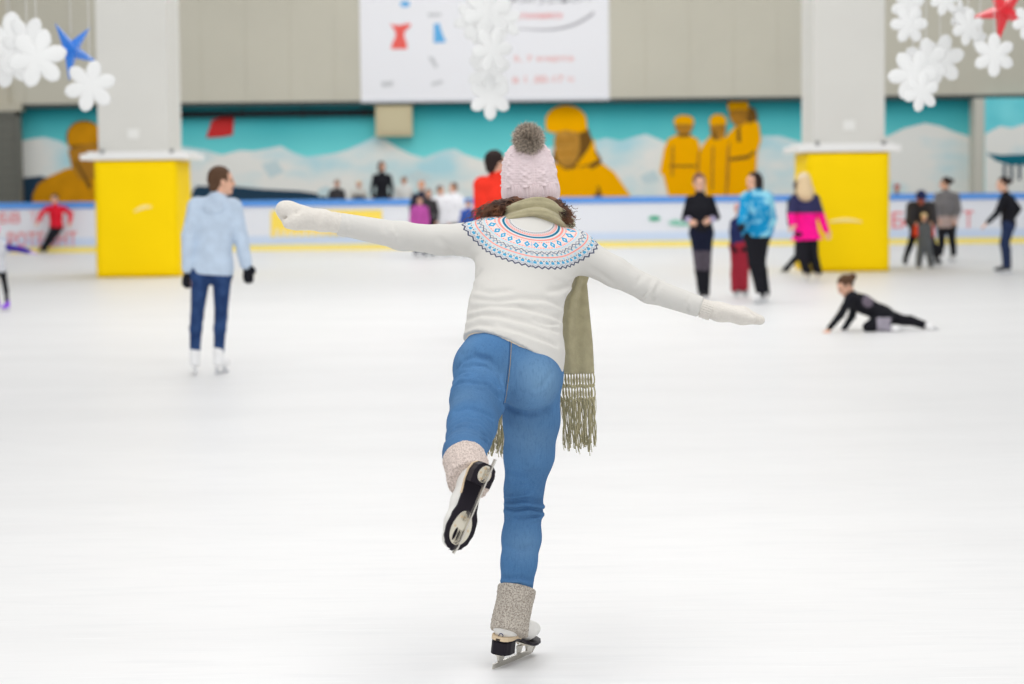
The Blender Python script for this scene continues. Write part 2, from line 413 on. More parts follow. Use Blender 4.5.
# banner on the upper wall
BYn = UY-.012
a = at(361, 101, BYn); b_ = at(609.5, 99, BYn)
t = thing('banner', ((a.x+b_.x)/2, BYn, a.z), 'large white advertising banner on the beige wall behind the hanging snowflakes', 'banner')
ban_m = mat('banner_white', (239, 239, 242), rough=.55)
m = MB(); m.box((a.x, BYn-.02, a.z), (b_.x, BYn, 8.0)); m.build('sheet', ban_m, t)
m = MB(); m.box((a.x, BYn-.05, a.z-.05), (b_.x, BYn+.01, a.z+.02)); m.build('hem_bar', mat('banner_bar', (205, 208, 212)), t)
def bp_(pts, y=None): return [at(x, yy, BYn-.03) for x, yy in pts]
red = mat('print_red', (240, 104, 96)); blu = mat('print_blue', (104, 180, 232)); gry = mat('print_grey', (176, 174, 178)); lg = mat('print_pale', (205, 206, 208)); red2 = mat('print_pale_red', (240, 168, 160))
m = MB(); m.poly(bp_([(390, 23), (394, 25), (402, 25), (409, 23), (411, 26), (405, 31), (404, 36), (407, 44), (407, 49), (391, 49), (392, 44), (396, 36), (395, 31)])); m.build('red_dress_print', red, t)
m = MB(); m.poly(bp_([(434, 24), (439, 23), (442, 33), (446, 42), (434, 43)])); m.build('blue_dress_print', blu, t)
m = MB(); m.poly(bp_(disc(405, 4, 5, 3))); m.build('blue_cap_print', blu, t)
for q in ([(428, 57), (433, 57), (438, 67), (435, 68)], [(381, 82), (393, 81), (393, 86), (382, 87)], [(431, 83), (442, 80), (443, 83), (432, 86)], [(428, 13), (441, 13), (441, 16), (428, 17)]):
    m = MB(); m.poly(bp_(q)); m.build('pale_print', lg, t)
sw = []
for i in range(25):
    u = i/24; x = 512+82*u; y = 28+2.5*math.sin(u*PI)-15*u**4; sw.append((x, y, .4+1.8*u))
m = MB()
for i in range(24):
    (x0, y0, w0), (x1, y1, w1) = sw[i], sw[i+1]
    m.poly(bp_([(x0, y0-w0), (x1, y1-w1), (x1, y1+w1*.6), (x0, y0+w0*.6)]))
m.build('swoosh_print', gry, t)
def text(body, x0, x1, y, hpx, mt_, parent, name, Y, shear=0):
    cu = bpy.data.curves.new('t', 'FONT'); cu.body = body; cu.size = 1; cu.shear = shear
    o = bpy.data.objects.new('t', cu); COL.objects.link(o); bpy.context.view_layer.update()
    me = bpy.data.meshes.new_from_object(o.evaluated_get(bpy.context.evaluated_depsgraph_get()))
    bpy.data.objects.remove(o)
    n = len(me.vertices); c = np.zeros(n*3); me.vertices.foreach_get('co', c); c = c.reshape(-1, 3)
    mn, mx = c.min(0), c.max(0)
    p0 = at(x0, y, Y); p1 = at(x1, y, Y); H = (at(x0, y-hpx, Y).z-p0.z)
    c2 = np.empty_like(c); c2[:, 0] = p0.x+(c[:, 0]-mn[0])/(mx[0]-mn[0])*(p1.x-p0.x); c2[:, 1] = Y; c2[:, 2] = p0.z+(c[:, 1]-mn[1])/(mx[1]-mn[1])*H
    me.vertices.foreach_set('co', c2.ravel()); me.update()
    return link(name, me, mt_, parent, smooth=False)
text('Фигурное', 506, 592, 5, 9, gry, t, 'lettering', BYn-.03, .3)
text('АВТОНОМЕРОУ', 513, 563, 19, 5.5, red, t, 'lettering', BYn-.03)
text('5, 7 марта', 514, 573, 63, 7, red2, t, 'lettering', BYn-.03)
text('в 1 .00-17 ч', 513, 573, 83, 7, red2, t, 'lettering', BYn-.03)

# rink boards
z_top = CAMZ-(198-181)/F*BY; bt = at(600, 199, BY).z
t = thing('rink_boards', (0, BY, 0), 'white rink boards with blue top rail and yellow kick strip along the far end', 'rink boards')
m = MB(); x = -46.0
while x < 46: m.box((x, BY, .02), (x+2.42, BY+.3, bt-.06)); m.box((x+2.42, BY+.01, .02), (x+2.44, BY+.3, bt-.06)); x += 2.44
m.build('board_panels', mat('board_white', (224, 226, 231), rough=.4), t)
m = MB(); m.box((-46, BY-.04, bt-.10), (46, BY+.34, bt+.05)); m.build('top_rail', mat('rail_blue', (92, 150, 222), rough=.45), t, bevel=.02)
m = MB(); m.box((-46, BY-.03, .0), (46, BY+.02, .14)); m.build('kick_strip', mat('kick_yellow', (246, 226, 130), rough=.5), t)
m = MB(); m.box((-46, BY-.012, .15), (46, BY, .36)); m.build('lower_band', mat('band_pale_blue', (200, 214, 234), rough=.45), t)
fy = BY-.02
def board_poly(name, pts, mt_):
    m = MB(); m.poly([at(x, y, fy) for x, y in pts]); return m.build(name, mt_, t)
yl = mat('ad_yellow', (250, 220, 96), rough=.5)
board_poly('yellow_advert', [(271, 211), (382, 210), (382, 234), (271, 237)], yl)
wh = mat('board_white', (232, 234, 242))
comb = [(272, 237.6)]
for i in range(15):
    x = 276+i*7; y = 229+(i*5 % 4); comb += [(x, 236), (x, y), (x+2.2, y), (x+2.2, 236)]
comb += [(381, 234.6)]
m = MB(); m.poly([at(x, y, fy-.01) for x, y in comb]); m.build('advert_lettering', wh, t)
rl = mat('ad_red', (232, 110, 112))
text('ОБВ', -14, 20, 223.5, 11, rl, t, 'red_lettering', fy); text('ТА', 30, 44, 222, 10, mat('ad_pale_red', (240, 180, 184)), t, 'red_lettering', fy)
text('РОТЕОНТ', 8, 77, 247, 14.5, rl, t, 'red_lettering', fy)
text('Б', 892, 905, 228, 16, rl, t, 'red_lettering', fy); text('Т', 964, 973, 228, 17, rl, t, 'red_lettering', fy)
gr = mat('ad_green', (60, 168, 130))
board_poly('green_mark', [(648, 218), (652, 216), (658, 216), (661, 219), (657, 221), (651, 221)], gr); board_poly('green_mark', [(668, 222), (676, 219), (684, 222), (696, 222), (696, 226), (680, 226), (670, 225)], mat('ad_palegreen', (140, 196, 176)))

# ------------------------------------------------------------------ padded columns
shaft_m = mat('column_paint', (216, 215, 209), rough=.55, noise=.03, nscale=1)
pad_m = mat('pad_yellow', (255, 216, 0), rough=.6, spec=.1, noise=.02, nscale=1.5, bump=.15, bscale=3)
cap_m = mat('cap_white', (236, 236, 234), rough=.5)
def column(x0, x1, yb, ytop, s0, s1, cx0, cx1, label, lab):
    p = gnd((x0+x1)/2, yb); Y = p.y
    xa, xb = at(x0, yb, Y).x, at(x1, yb, Y).x; zt = at((x0+x1)/2, ytop, Y).z
    t = thing('padded_column', ((xa+xb)/2, Y+.7, 0), label, 'column', 'padded columns on the ice')
    # shaft
    ys = Y+.12
    sa, sb = at(s0, 100, ys).x, at(s1, 100, ys).x
    m = MB(); m.box((sa, ys, 0), (sb, ys+1.5, 10)); m.build('shaft', shaft_m, t, bevel=.02)
    m = MB(); m.box((sa+.52, ys-.02, zt+.38), (sa+.72, ys, zt+.55)); m.build('label_plate', mat('plate_white', (230, 230, 226)), t, bevel=.006)
    # padding: four stitched mats
    n = 12
    for nm, (u0, u1, w0, w1, axis) in {'front': (xa, xb, Y, Y+.11, 0), 'left': (Y+.0, Y+1.75, xa, xa+.11, 1), 'right': (Y, Y+1.75, xb-.11, xb, 1)}.items():
        m = MB(); vs = []; fs = []
        gx, gz = 14, 20
        for side in (0, 1):
            for i in range(gx+1):
                for j in range(gz+1):
                    u = i/gx; v = j/gz
                    puff = .03*(1-(2*u-1)**6)*(1-(2*v-1)**8)+.004*math.sin(7*u+11*v)
                    w = (w0-puff if side == 0 else w1+puff*.2) if nm != 'right' else (w1+puff if side == 0 else w0)
                    uu = u0+(u1-u0)*u; zz = .01+(zt-.01)*v
                    vs.append((uu, w, zz) if axis == 0 else (w, uu, zz))
        N = (gx+1)*(gz+1)
        for s_ in (0, 1):
            for i in range(gx):
                for j in range(gz):
                    a = s_*N+i*(gz+1)+j; q = (a, a+gz+1, a+gz+2, a+1); fs.append(q if s_ == 0 else q[::-1])
        for i in range(gx):
            for j in (0, gz): a = i*(gz+1)+j; fs.append((a, a+N, a+N+gz+1, a+gz+1))
        for j in range(gz):
            for i in (0, gx): a = i*(gz+1)+j; fs.append((a, a+1, a+1+N, a+N))
        m.add(vs, fs); o = m.build('pad', pad_m, t, smooth=True)
        bm = bmesh.new(); bm.from_mesh(o.data); bmesh.ops.recalc_face_normals(bm, faces=bm.faces); bm.to_mesh(o.data); bm.free()
        o.data.polygons.foreach_set('use_smooth', [True]*len(o.data.polygons))
    ca, cb = at(cx0, ytop-4, Y-.05).x, at(cx1, ytop-4, Y-.05).x
    m = MB(); m.box((ca, Y-.06, zt+.015), (cb, Y+1.85, zt+.12)); m.box((ca+.1, Y-.0, zt+.12), (cb-.1, Y+1.75, zt+.16)); m.build('cap_plate', cap_m, t, bevel=.012)
    for s_ in (.18, .82):
        m = MB(); m.box((ca+(cb-ca)*s_, Y-.02, zt+.12), (ca+(cb-ca)*s_+.07, Y+.06, zt+.2)); m.build('bolt', mat('bolt_grey', (150, 150, 148), metal=.5, rough=.4), t)
    if lab:
        m = MB()
        for i in range(16):
            u = i/15; p = at(lab[0]+(lab[2]-lab[0])*u, lab[1]+(lab[3]-lab[1])*u-2*math.sin(u*PI), Y-.036); m.v.append(tuple(p)); 
        pts = [Vector(v) for v in m.v]; m.v = []
        m.tube(pts, [.012+.02*math.sin(PI*i/15) for i in range(16)], 6); m.build('scuff_tape', mat('tape_cream', (252, 236, 170)), t, smooth=True)
column(97, 178, 277.5, 160.5, 97, 168, 80, 189, 'square column in yellow padding, left of the skater, near the person in a pale blue hoodie', (134, 212, 152, 207))
column(808, 889, 272, 152.5, 813, 885, 797, 901, 'square column in yellow padding, right of the skater, behind the pink jacket', (829, 222, 862, 222))

# ------------------------------------------------------------------ hanging decorations
flake_m = mat('flake_white', (234, 235, 234), rough=.7)
thread_m = mat('thread', (225, 225, 225))
def flake_mesh(Rr, th=.016, lobes=6):
    n = 132; ring = []
    for i in range(n):
        a = 2*PI*i/n; ph = (a*lobes/(2*PI)) % 1; q = abs(ph-.5)*2      # 1 on arm, 0 between
        best = 0
        for (d, ang, r) in [(.0, 0, .50), (.71, 0, .265), (.62, .20, .17), (.62, -.20, .17), (.85, .0, .15)]:
            da = ((a*lobes/(2*PI)+.5) % 1-.5)*2*PI/lobes-ang
            c = math.cos(da); disc_ = r*r-d*d*(1-c*c)
            if disc_ >= 0: best = max(best, d*c+math.sqrt(disc_))
        ring.append(max(best, .4)*Rr)
    prof = [(.0, -th*1.0), (.88, -th), (1, -th*.35), (1, th*.35), (.88, th), (.0, th*1.0)]
    vs = [(0, -th, 0)]; fs = []
    for (k, y) in prof[1:5]:
        for i in range(n): a = 2*PI*i/n; vs.append((ring[i]*k*math.sin(a), y, ring[i]*k*math.cos(a)))
    vs.append((0, th, 0)); L = len(vs)-1
    for i in range(n): fs.append((0, 1+(i+1) % n, 1+i)); fs.append((L, L-n+i, L-n+(i+1) % n))
    for r_ in range(3):
        for i in range(n): a = 1+r_*n+i; b = 1+r_*n+(i+1) % n; fs.append((a, b, b+n, a+n))
    me = mesh(vs, fs)
    bm = bmesh.new(); bm.from_mesh(me); bmesh.ops.recalc_face_normals(bm, faces=bm.faces); bm.to_mesh(me); bm.free()
    me.polygons.foreach_set('use_smooth', [True]*len(me.polygons)); me.materials.append(flake_m)
    return me
FM = flake_mesh(1.0, .07)
TH = MB(); TH.tube([(0, 0, .6), (0, 0, 5)], .006, 5); THM = mesh(TH.v, TH.f); THM.materials.append(thread_m)
def flake(px_, py_, rpx, Y, rz, ry, label, group):
    p = at(px_, py_, Y); r = rpx/F*Y
    t = thing('snowflake_decoration', p, label, 'snowflake', group)
    f = bpy.data.objects.new('flake', FM); COL.objects.link(f); f.parent = t; f.scale = (r, r, r); f.rotation_euler = (0, ry, rz)
    s_ = bpy.data.objects.new('hanging_thread', THM); COL.objects.link(s_); s_.parent = t; s_.scale = (.4, .4, r)
gl, gm, gr_ = 'snowflakes of the left garland', 'snowflakes of the middle garland', 'snowflakes of the right garland'
FY = 17
for a in [(10, 44, 32, FY, .2, .1, 'big white foam snowflake cut off by the left edge, left of the blue star', gl),
          (27, 42, 26, FY-.4, -.2, .5, 'white foam snowflake in front of the big one, topmost left of the blue star', gl),
          (37, 58, 30, FY-.8, .1, .3, 'big white foam snowflake overlapping the lower tip of the blue star', gl),
          (8, 62, 26, FY+.5, .1, .2, 'white foam snowflake lowest at the left edge, partly behind the others', gl),
          (90, 86, 26, FY, .15, .25, 'single white foam snowflake hanging just left of the left grey column', gl),
          (487, 12, 27, FY, .3, .2, 'topmost white foam snowflake of the middle garland in front of the banner', gm),
          (484, 30, 24, FY+.9, 1.0, .0, 'second white snowflake from the top in the middle garland, turned sideways', gm),
          (492, 50, 24, FY-.3, .6, .4, 'third white snowflake from the top of the middle garland, above the bobble hat', gm),
          (489, 72, 25, FY+.5, .5, .1, 'fourth white snowflake from the top of the middle garland', gm),
          (490, 97, 23, FY-.1, .4, .0, 'lowest white snowflake of the middle garland, pointing down toward the bobble hat', gm),
          (473, 20, 20, FY+1.4, .2, .3, 'white snowflake at the left side of the middle garland, by its second one', gm),
          (502, 22, 20, FY+1.6, -.2, .1, 'white snowflake at the right side of the middle garland, by its second one', gm),
          (908, 5, 19, FY, .3, .2, 'white snowflake touching the top edge, beside the right grey column', gr_),
          (909, 24, 20, FY-.3, .2, .5, 'white snowflake just below the topmost one, beside the right grey column', gr_),
          (940, 60, 26, FY+.4, -.6, .3, 'big white snowflake, upper right one of the big cluster beside the right column', gr_),
          (926, 62, 24, FY+.0, .2, .0, 'white snowflake in the middle of the big cluster beside the right column', gr_),
          (913, 75, 26, FY-.6, .1, .45, 'big white snowflake, front left one of the big cluster beside the right column', gr_),
          (921, 92, 20, FY-1.1, .3, .2, 'lowest white snowflake of the big cluster beside the right column', gr_),
          (945, 0, 16, FY, .2, .3, 'white snowflake cut by the top edge, start of the slanting string near the red star', gr_),
          (960, 16, 16, FY+.2, .7, .0, 'second white snowflake down the slanting string left of the red star', gr_),
          (968, 27, 19, FY, .4, .2, 'third white snowflake down the slanting string, touching the red star point', gr_),
          (980, 40, 13, FY+.3, .8, .1, 'small white snowflake tucked behind the bottom one of the slanting string', gr_),
          (994, 55, 22, FY-.2, .1, .0, 'white snowflake at the end of the slanting string below the red star', gr_),
          (1028, 22, 18, FY-.5, .3, .3, 'white snowflake cut by the right edge, in front of the red star', gr_)]:
    flake(*a)
def star(px_, py_, rpx, Y, rot, tilt, mt_, label):
    p = at(px_, py_, Y); r = rpx/F*Y
    t = thing('star_decoration', p, label, 'star')
    vs = [(0, -.42*r, 0), (0, .42*r, 0)]; fs = []
    for i in range(10):
        a = PI*i/5+rot; q = r if i % 2 == 0 else r*.3
        vs.append((q*math.sin(a), 0, q*math.cos(a)))
    for i in range(10): fs.append((0, 2+(i+1) % 10, 2+i)); fs.append((1, 2+i, 2+(i+1) % 10))
    me = mesh(vs, fs); me.transform(Matrix.Rotation(tilt, 4, 'Z')); me.transform(Matrix.Translation(p))
    link('star_body', me, mt_, t, smooth=False)
    m = MB(); m.tube([p+Vector((0, 0, r*.5)), p+Vector((0, 0, 1.6))], .002, 5); m.build('hanging_thread', thread_m, t)
star(71, 50, 31, FY+.9, .72, .5, mat('star_blue', (52, 130, 224), rough=.3, spec=.5), 'shiny blue faceted star among the left snowflakes')
star(1003, 11, 34, FY+.8, .15+PI/5*1.0, -.45, mat('star_red', (232, 52, 62), rough=.3, spec=.5), 'shiny red faceted star at the top right corner')

# ------------------------------------------------------------------ people
SKIN = mat('skin', (226, 178, 152), rough=.6, noise=.06, nscale=20); EYE = mat('eye_dark', (60, 44, 40), rough=.4); LIP = mat('lip', (196, 116, 108), rough=.5)
STEEL = mat('blade_steel', (200, 202, 206), metal=.85, rough=.28)
def nrm(v): v = A(v); return v/np.linalg.norm(v)
def hand_prims(w, d, up, s, curl=.35):
    """palm, four bent fingers of unequal length and a thumb leaving the side of the palm"""
    d = nrm(d); up = nrm(A(up)-(A(up)@d)*d); side = np.cross(d, up); w = A(w)
    out = [cap(w, w+d*.075*s, .021*s, .034*s, (up, .5), .012*s)]
    for i, (o, L) in enumerate([(-.03, .058), (-.010, .074), (.010, .080), (.029, .070)]):
        b = w+d*.085*s+side*o*s; c = b+(d*.95-up*curl*.6)*L*.5*s; e = c+(d*.75-up*curl)*L*.55*s
        out += [cap(b, c, .0105*s, .010*s, None, .006*s), cap(c, e, .010*s, .0085*s, None, .004*s)]
    b = w+d*.03*s+side*.028*s; c = b+(d*.6+side*.6-up*.2)*.045*s
    out += [cap(b, c, .014*s, .012*s, None, .008*s), cap(c, c+(d*.9+side*.1-up*.3)*.032*s, .0115*s, .009*s, None, .004*s)]
    return out
def head_prims(c, hf, hu, s):
    c = A(c); hf = nrm(hf); hu = nrm(A(hu)-(A(hu)@hf)*hf); hs = np.cross(hf, hu)
    ax = np.array([hs, hf, hu])
    P = lambda x, y, z: c+(hs*x+hf*y+hu*z)*s
    return [ell(P(0, -.012, .03), (.074*s, .092*s, .085*s), ax, .02*s), ell(P(0, .022, -.045), (.056*s, .066*s, .072*s), ax, .03*s),
            ell(P(0, .062, -.095), (.024*s, .022*s, .018*s), ax, .02*s),
            cap(P(0, .082, .012), P(0, .102, -.028), .009*s, .014*s, None, .012*s),
            ell(P(.076, -.01, -.012), (.012*s, .022*s, .034*s), ax, .008*s), ell(P(-.076, -.01, -.012), (.012*s, .022*s, .034*s), ax, .008*s),
            cap(P(-.035, .078, .022), P(.035, .078, .022), .01*s, .01*s, None, .014*s)]
def face_zone(c, hf, hu, s):
    c = A(c); hf = nrm(hf); hu = nrm(A(hu)-(A(hu)@hf)*hf); hs = np.cross(hf, hu)
    def z(p):
        q = p-c; x, y, zz = q@hs/s, q@hf/s, q@hu/s
        m = np.zeros(len(p), int)
        m[(np.hypot(np.abs(x)-.031, (zz-.004)*1.5) < .014) & (y > .04)] = 1
        m[(np.abs(x) < .024) & (np.abs(zz+.062) < .008) & (y > .05)] = 2
        return m
    return z
def skate(parent, an, fd, up, s, boot_m, h, toe_drop=0, blade=True, name='skate'):
    """boot with blade under an ankle joint; fd toe direction, up leg direction"""
    an = A(an); fd = nrm(fd); up = nrm(A(up)-(A(up)@fd)*fd); sd = np.cross(fd, up)
    P = lambda x, z, y=0: an+(fd*x+up*z+sd*y)*s
    b = iso(name, [cap(P(-.01, .035), P(-.005, -.03), .045*s, .043*s, None, .03), cap(P(-.025, -.06), P(.1, -.068), .036*s, .036*s, None, .02), cap(P(.1, -.068), P(.165, -.072), .036*s, .028*s, None, .02)], h, boot_m, parent, mod=half(P(0, -.098), up))
    if blade:
        m = MB()
        def bx(x0, x1, z0, z1, w):
            vs = [P(x, z, y) for z in (z0, z1) for x, y in ((x0, -w), (x1, -w), (x1, w), (x0, w))]
            m.add([p-A(org(b)) for p in vs], [(0, 3, 2, 1), (4, 5, 6, 7), (0, 1, 5, 4), (1, 2, 6, 5), (2, 3, 7, 6), (3, 0, 4, 7)])
        bx(-.08, .185, -.155, -.135, .003); bx(-.06, -.03, -.137, -.098, .008); bx(.08, .12, -.137, -.098, .008)
        bm_ = m.build('blade', STEEL); bm_.parent = b
    return b
H_LEG = .155
def human(label, Y, px, s=1.0, fwd=(0, -1, 0), hf=None, hu=(0, 0, 1), h=.014, skin=SKIN, top=None, top_len=.12, top_e=.016, top_zone=None, sleeve=1.0,
          legs=None, leg_e=.010, leg_zone=None, leg_to=1.12, hair='short', hair_m=None, hat=None, boot=None, ground=True, blade=True, fdir=None, gloves=None, flare=0, group=None, extra=None, base=None, tname='jacket', lname='trousers', fz=0.0, hood=None):
    """px: joints in photo pixels with a depth offset: head, shL, shR, elL, elR, wrL, wrR, hiL, hiR, knL, knR, anL, anR"""
    J = {k: A(at(v[0], v[1], Y+(v[2] if len(v) > 2 else 0))) for k, v in px.items()}
    if ground:
        for q in ('anL', 'anR'):
            if q in J and len(px[q]) < 4:
                g = gnd(px[q][0], px[q][1], fz+H_LEG*s) if False else None
                J[q][2] = fz+(H_LEG if blade else .0985)*s
    fwd = nrm(fwd); hf = fwd if hf is None else nrm(hf)
    ms = (J['shL']+J['shR'])/2; mp = (J['hiL']+J['hiR'])/2; up = nrm(ms-mp)
    fl = (nrm(fwd-(fwd@up)*up), .70)
    t = thing('person', Vector((mp[0], mp[1], base if base is not None else fz)), label, 'person', group)
    r = lambda v: v*s
    chest = ms-up*r(.13); waist = mp+(ms-mp)*.42; hip = mp+up*r(.04)
    legtop = mp
    torso = lambda e: [cap(hip, waist, r(.150)+e, r(.128)+e, fl, .03), cap(waist, chest, r(.128)+e, r(.150)+e, fl, .03), cap(chest, ms-up*r(.02), r(.150)+e, r(.09)+e, fl, .03), cap(J['shL']*.85+ms*.15, J['shR']*.85+ms*.15, r(.056)+e, r(.056)+e, None, .04)]
    def arm(q, e, f=1.0):
        S_, E_, W_ = J['sh'+q], J['el'+q], J['wr'+q]; W2 = E_+(W_-E_)*f
        return [cap(S_, E_, r(.050)+e, r(.041)+e, None, .03), cap(E_, W2, r(.041)+e, r(.030)+e, None, .015)]
    def leg(q, e, f=1.0):
        H_, K_, N_ = J['hi'+q], J['kn'+q], J['an'+q]; c = K_+(N_-K_)*.3-fwd*r(.015); N2 = K_+(N_-K_)*f
        return [cap(H_, K_, r(.088)+e, r(.058)+e, None, .03), cap(K_, c, r(.058)+e, r(.058)+e, None, .02), cap(c, N2, r(.056)+e, r(.046)+e, None, .02)]
    LR = ('L', 'R')
    body = torso(-.014)+head_prims(J['head'], hf, hu, s)+[cap(ms, J['head']-A(hu)*r(.05)-hf*r(.01), r(.058), r(.052), None, .02)]
    for q in LR:
        if 'el'+q in J:
            body += arm(q, -.010)
            body += hand_prims(J['wr'+q], J['wr'+q]-J['el'+q], fwd, s)
        if 'an'+q in J: body += leg(q, -.014, 1.0)
    iso('body', body, min(h, .0125), [skin, EYE, LIP], t, zone=face_zone(J['head'], hf, hu, s))
    if legs is not None:
        pr = [cap(J['hiL'], J['hiR'], r(.098)+leg_e, r(.098)+leg_e, None, .04), cap(hip, hip+up*r(.06), r(.135)+leg_e, r(.125)+leg_e, fl, .03)]
        for q in LR:
            if 'an'+q in J: pr += leg(q, leg_e, leg_to)
        iso(lname, pr, h, legs, t, zone=leg_zone)
    if top is not None:
        lo = hip-up*r(top_len)
        pr = torso(top_e)+[cap(hip, lo, r(.150)+top_e, r(.150)+top_e+flare, fl, .03)]
        for q in LR:
            if 'el'+q in J: pr += arm(q, top_e*.75, sleeve)
        if hood: pr += [ell(ms-fwd*r(.09)+up*r(.02), (r(.11), r(.07), r(.06)), None, .04)]
        pr += [cap(ms, ms+(J['head']-ms)*.42, r(.066)+top_e*.4, r(.06)+top_e*.3, None, .03)]
        iso(tname, pr, h, top, t, mod=half(lo, up), zone=top_zone)
    hd = J['head']; hfv = nrm(hf); huv = nrm(A(hu)-(A(hu)@hfv)*hfv); hs = np.cross(hfv, huv); ax = np.array([hs, hfv, huv])
    HP = lambda x, y, z: hd+(hs*x+hfv*y+huv*z)*s
    if hair_m is not None:
        pr = [ell(HP(0, -.022, .036), (r(.086), r(.098), r(.092)), ax, .02)]
        def cut(d, X, Yy, Z):
            x = X-hd[0]; y = Yy-hd[1]; z = Z-hd[2]
            yf = (x*hfv[0]+y*hfv[1]+z*hfv[2])/s; zf = (x*huv[0]+y*huv[1]+z*huv[2])/s
            return np.maximum(d, np.minimum(yf-.035, .062-zf)*.7*s)
        if hair == 'long': pr += [cap(HP(-.055, -.07, -.13), HP(.055, -.07, -.13), r(.085), r(.085), None, .03), cap(HP(0, -.06, .0), HP(0, -.085, -.17), r(.10), r(.125), None, .03), cap(HP(.07, -.01, .0), HP(.075, -.02, -.15), r(.03), r(.03), None, .03), cap(HP(-.07, -.01, .0), HP(-.075, -.02, -.15), r(.03), r(.03), None, .03)]
        if hair == 'bob': pr += [cap(HP(0, -.06, .0), HP(0, -.07, -.08), r(.075), r(.07), None, .03), cap(HP(.072, -.0, .0), HP(.07, -.0, -.08), r(.026), r(.024), None, .02), cap(HP(-.072, -.0, .0), HP(-.07, .0, -.08), r(.026), r(.024), None, .02)]
        if hair == 'bun': pr += [ell(HP(0, -.125, .045), (r(.05), r(.045), r(.045)), ax, .015)]
        if hair == 'short': pr += [cap(HP(0, -.06, .0), HP(0, -.062, -.05), r(.062), r(.05), None, .02)]
        iso('hair', pr, min(h, .011), hair_m, t, mod=cut)
    if hat is not None:
        iso('hat', [ell(HP(0, -.012, .05), (r(.096), r(.108), r(.095)), ax, .02)], min(h, .011), hat, t, mod=half(HP(0, 0, .04), huv+hfv*.12))
        iso('hat_brim', [ell(HP(0, -.012, .045), (r(.102), r(.114), r(.03)), ax, .02)], min(h, .011), hat, t)
    for q in LR:
        if gloves is not None and 'el'+q in J:
            iso('glove', [cap(J['wr'+q]-(J['wr'+q]-J['el'+q])*.12, J['wr'+q], r(.038), r(.032), None, .01)]+[(p[0], p[1], p[2], p[3]+.006, p[4]+.006, p[5], p[6]) for p in hand_prims(J['wr'+q], J['wr'+q]-J['el'+q], fwd, s)], .0085, gloves, t)
        if boot is not None and 'an'+q in J:
            fd = fdir[q] if fdir and q in fdir else fwd
            upv = (0, 0, 1) if ground and len(px['an'+q]) < 4 else J['kn'+q]-J['an'+q]
            skate(t, J['an'+q], fd, upv, s, boot, min(h, .012), blade=blade)
    if extra: extra(t, J, HP, s)
    return t
white_boot = mat('boot_white', (240, 240, 240), rough=.5); black_boot = mat('boot_black', (34, 34, 38), rough=.5); grey_boot = mat('boot_grey', (150, 150, 150), rough=.5)
def cloth(name, rgb, **k): return mat(name, rgb, rough=.85, spec=.15, noise=k.pop('noise', .12), nscale=k.pop('nscale', 12), bump=.25, bscale=60, **k)
black = cloth('cloth_black', (30, 30, 36)); navy = cloth('cloth_navy', (36, 42, 70)); charcoal = cloth('cloth_charcoal', (62, 60, 62)); brown_h = mat('hair_brown', (96, 70, 52), rough=.6, noise=.3, nscale=60); dark_h = mat('hair_dark', (48, 36, 34), rough=.55, noise=.2, nscale=60)
blond_h = mat('hair_blond', (226, 200, 160), rough=.6, noise=.15, nscale=60)
GS = 'skaters on the ice'

# pale blue hoodie, left
Yb = gnd(207, 374).y
def pocket(t, J, HP, s):
    ms = (J['shL']+J['shR'])/2
    iso('hood', [ell(ms+A((0, -.075, -.01)), (.10, .06, .07), None, .03), cap(ms+A((-.09, -.03, .03)), ms+A((.09, -.03, .03)), .035, .035, None, .03)], .011, cloth('hoodie_pale_blue', (196, 213, 232)), t)
human('person in pale blue hoodie and dark jeans standing beside the left yellow column', Yb,
      dict(head=(222, 181), shL=(196, 207), shR=(234, 208), elL=(189, 236, -.05), elR=(241, 238, .02), wrL=(188, 268, -.02), wrR=(246, 264, 0),
           hiL=(201, 272), hiR=(222, 272), knL=(197, 317, -.02), knR=(221, 317, .02), anL=(195, 358), anR=(219, 358)), 1.03, fwd=(.15, 1, 0), hf=(.95, .35, 0), h=.0105,
      top=cloth('hoodie_pale_blue', (196, 213, 232)), top_len=.06, top_e=.028, legs=mat('jeans_dark', (50, 76, 122), rough=.85, spec=.15, rgb2=(34, 56, 98), nscale=14), leg_e=-.006, hair='short', hair_m=brown_h, boot=white_boot, gloves=black, group=GS,
      fdir=dict(L=(-.15, 1, 0), R=(.3, 1, 0)), tname='hoodie', lname='jeans', extra=pocket)
# red jacket skater far left
Yb = gnd(44, 253.5).y
human('person in red jacket gliding in front of the red lettering, left of the yellow column', Yb,
      dict(head=(54.5, 199), shL=(47, 209), shR=(64, 209), elL=(41, 214, -.2), elR=(71, 214, -.1), wrL=(38, 221, -.35), wrR=(70, 222, -.3), hiL=(54, 228), hiR=(59, 228), knL=(48, 238, -.15), knR=(53, 238, -.1), anL=(43, 249), anR=(46, 248)), 1.0, fwd=(-.3, -1, 0),
      top=cloth('jacket_red', (222, 32, 52)), top_len=.03, top_e=.02, legs=black, leg_e=.0, hair='short', hair_m=dark_h, boot=black_boot, group=GS)
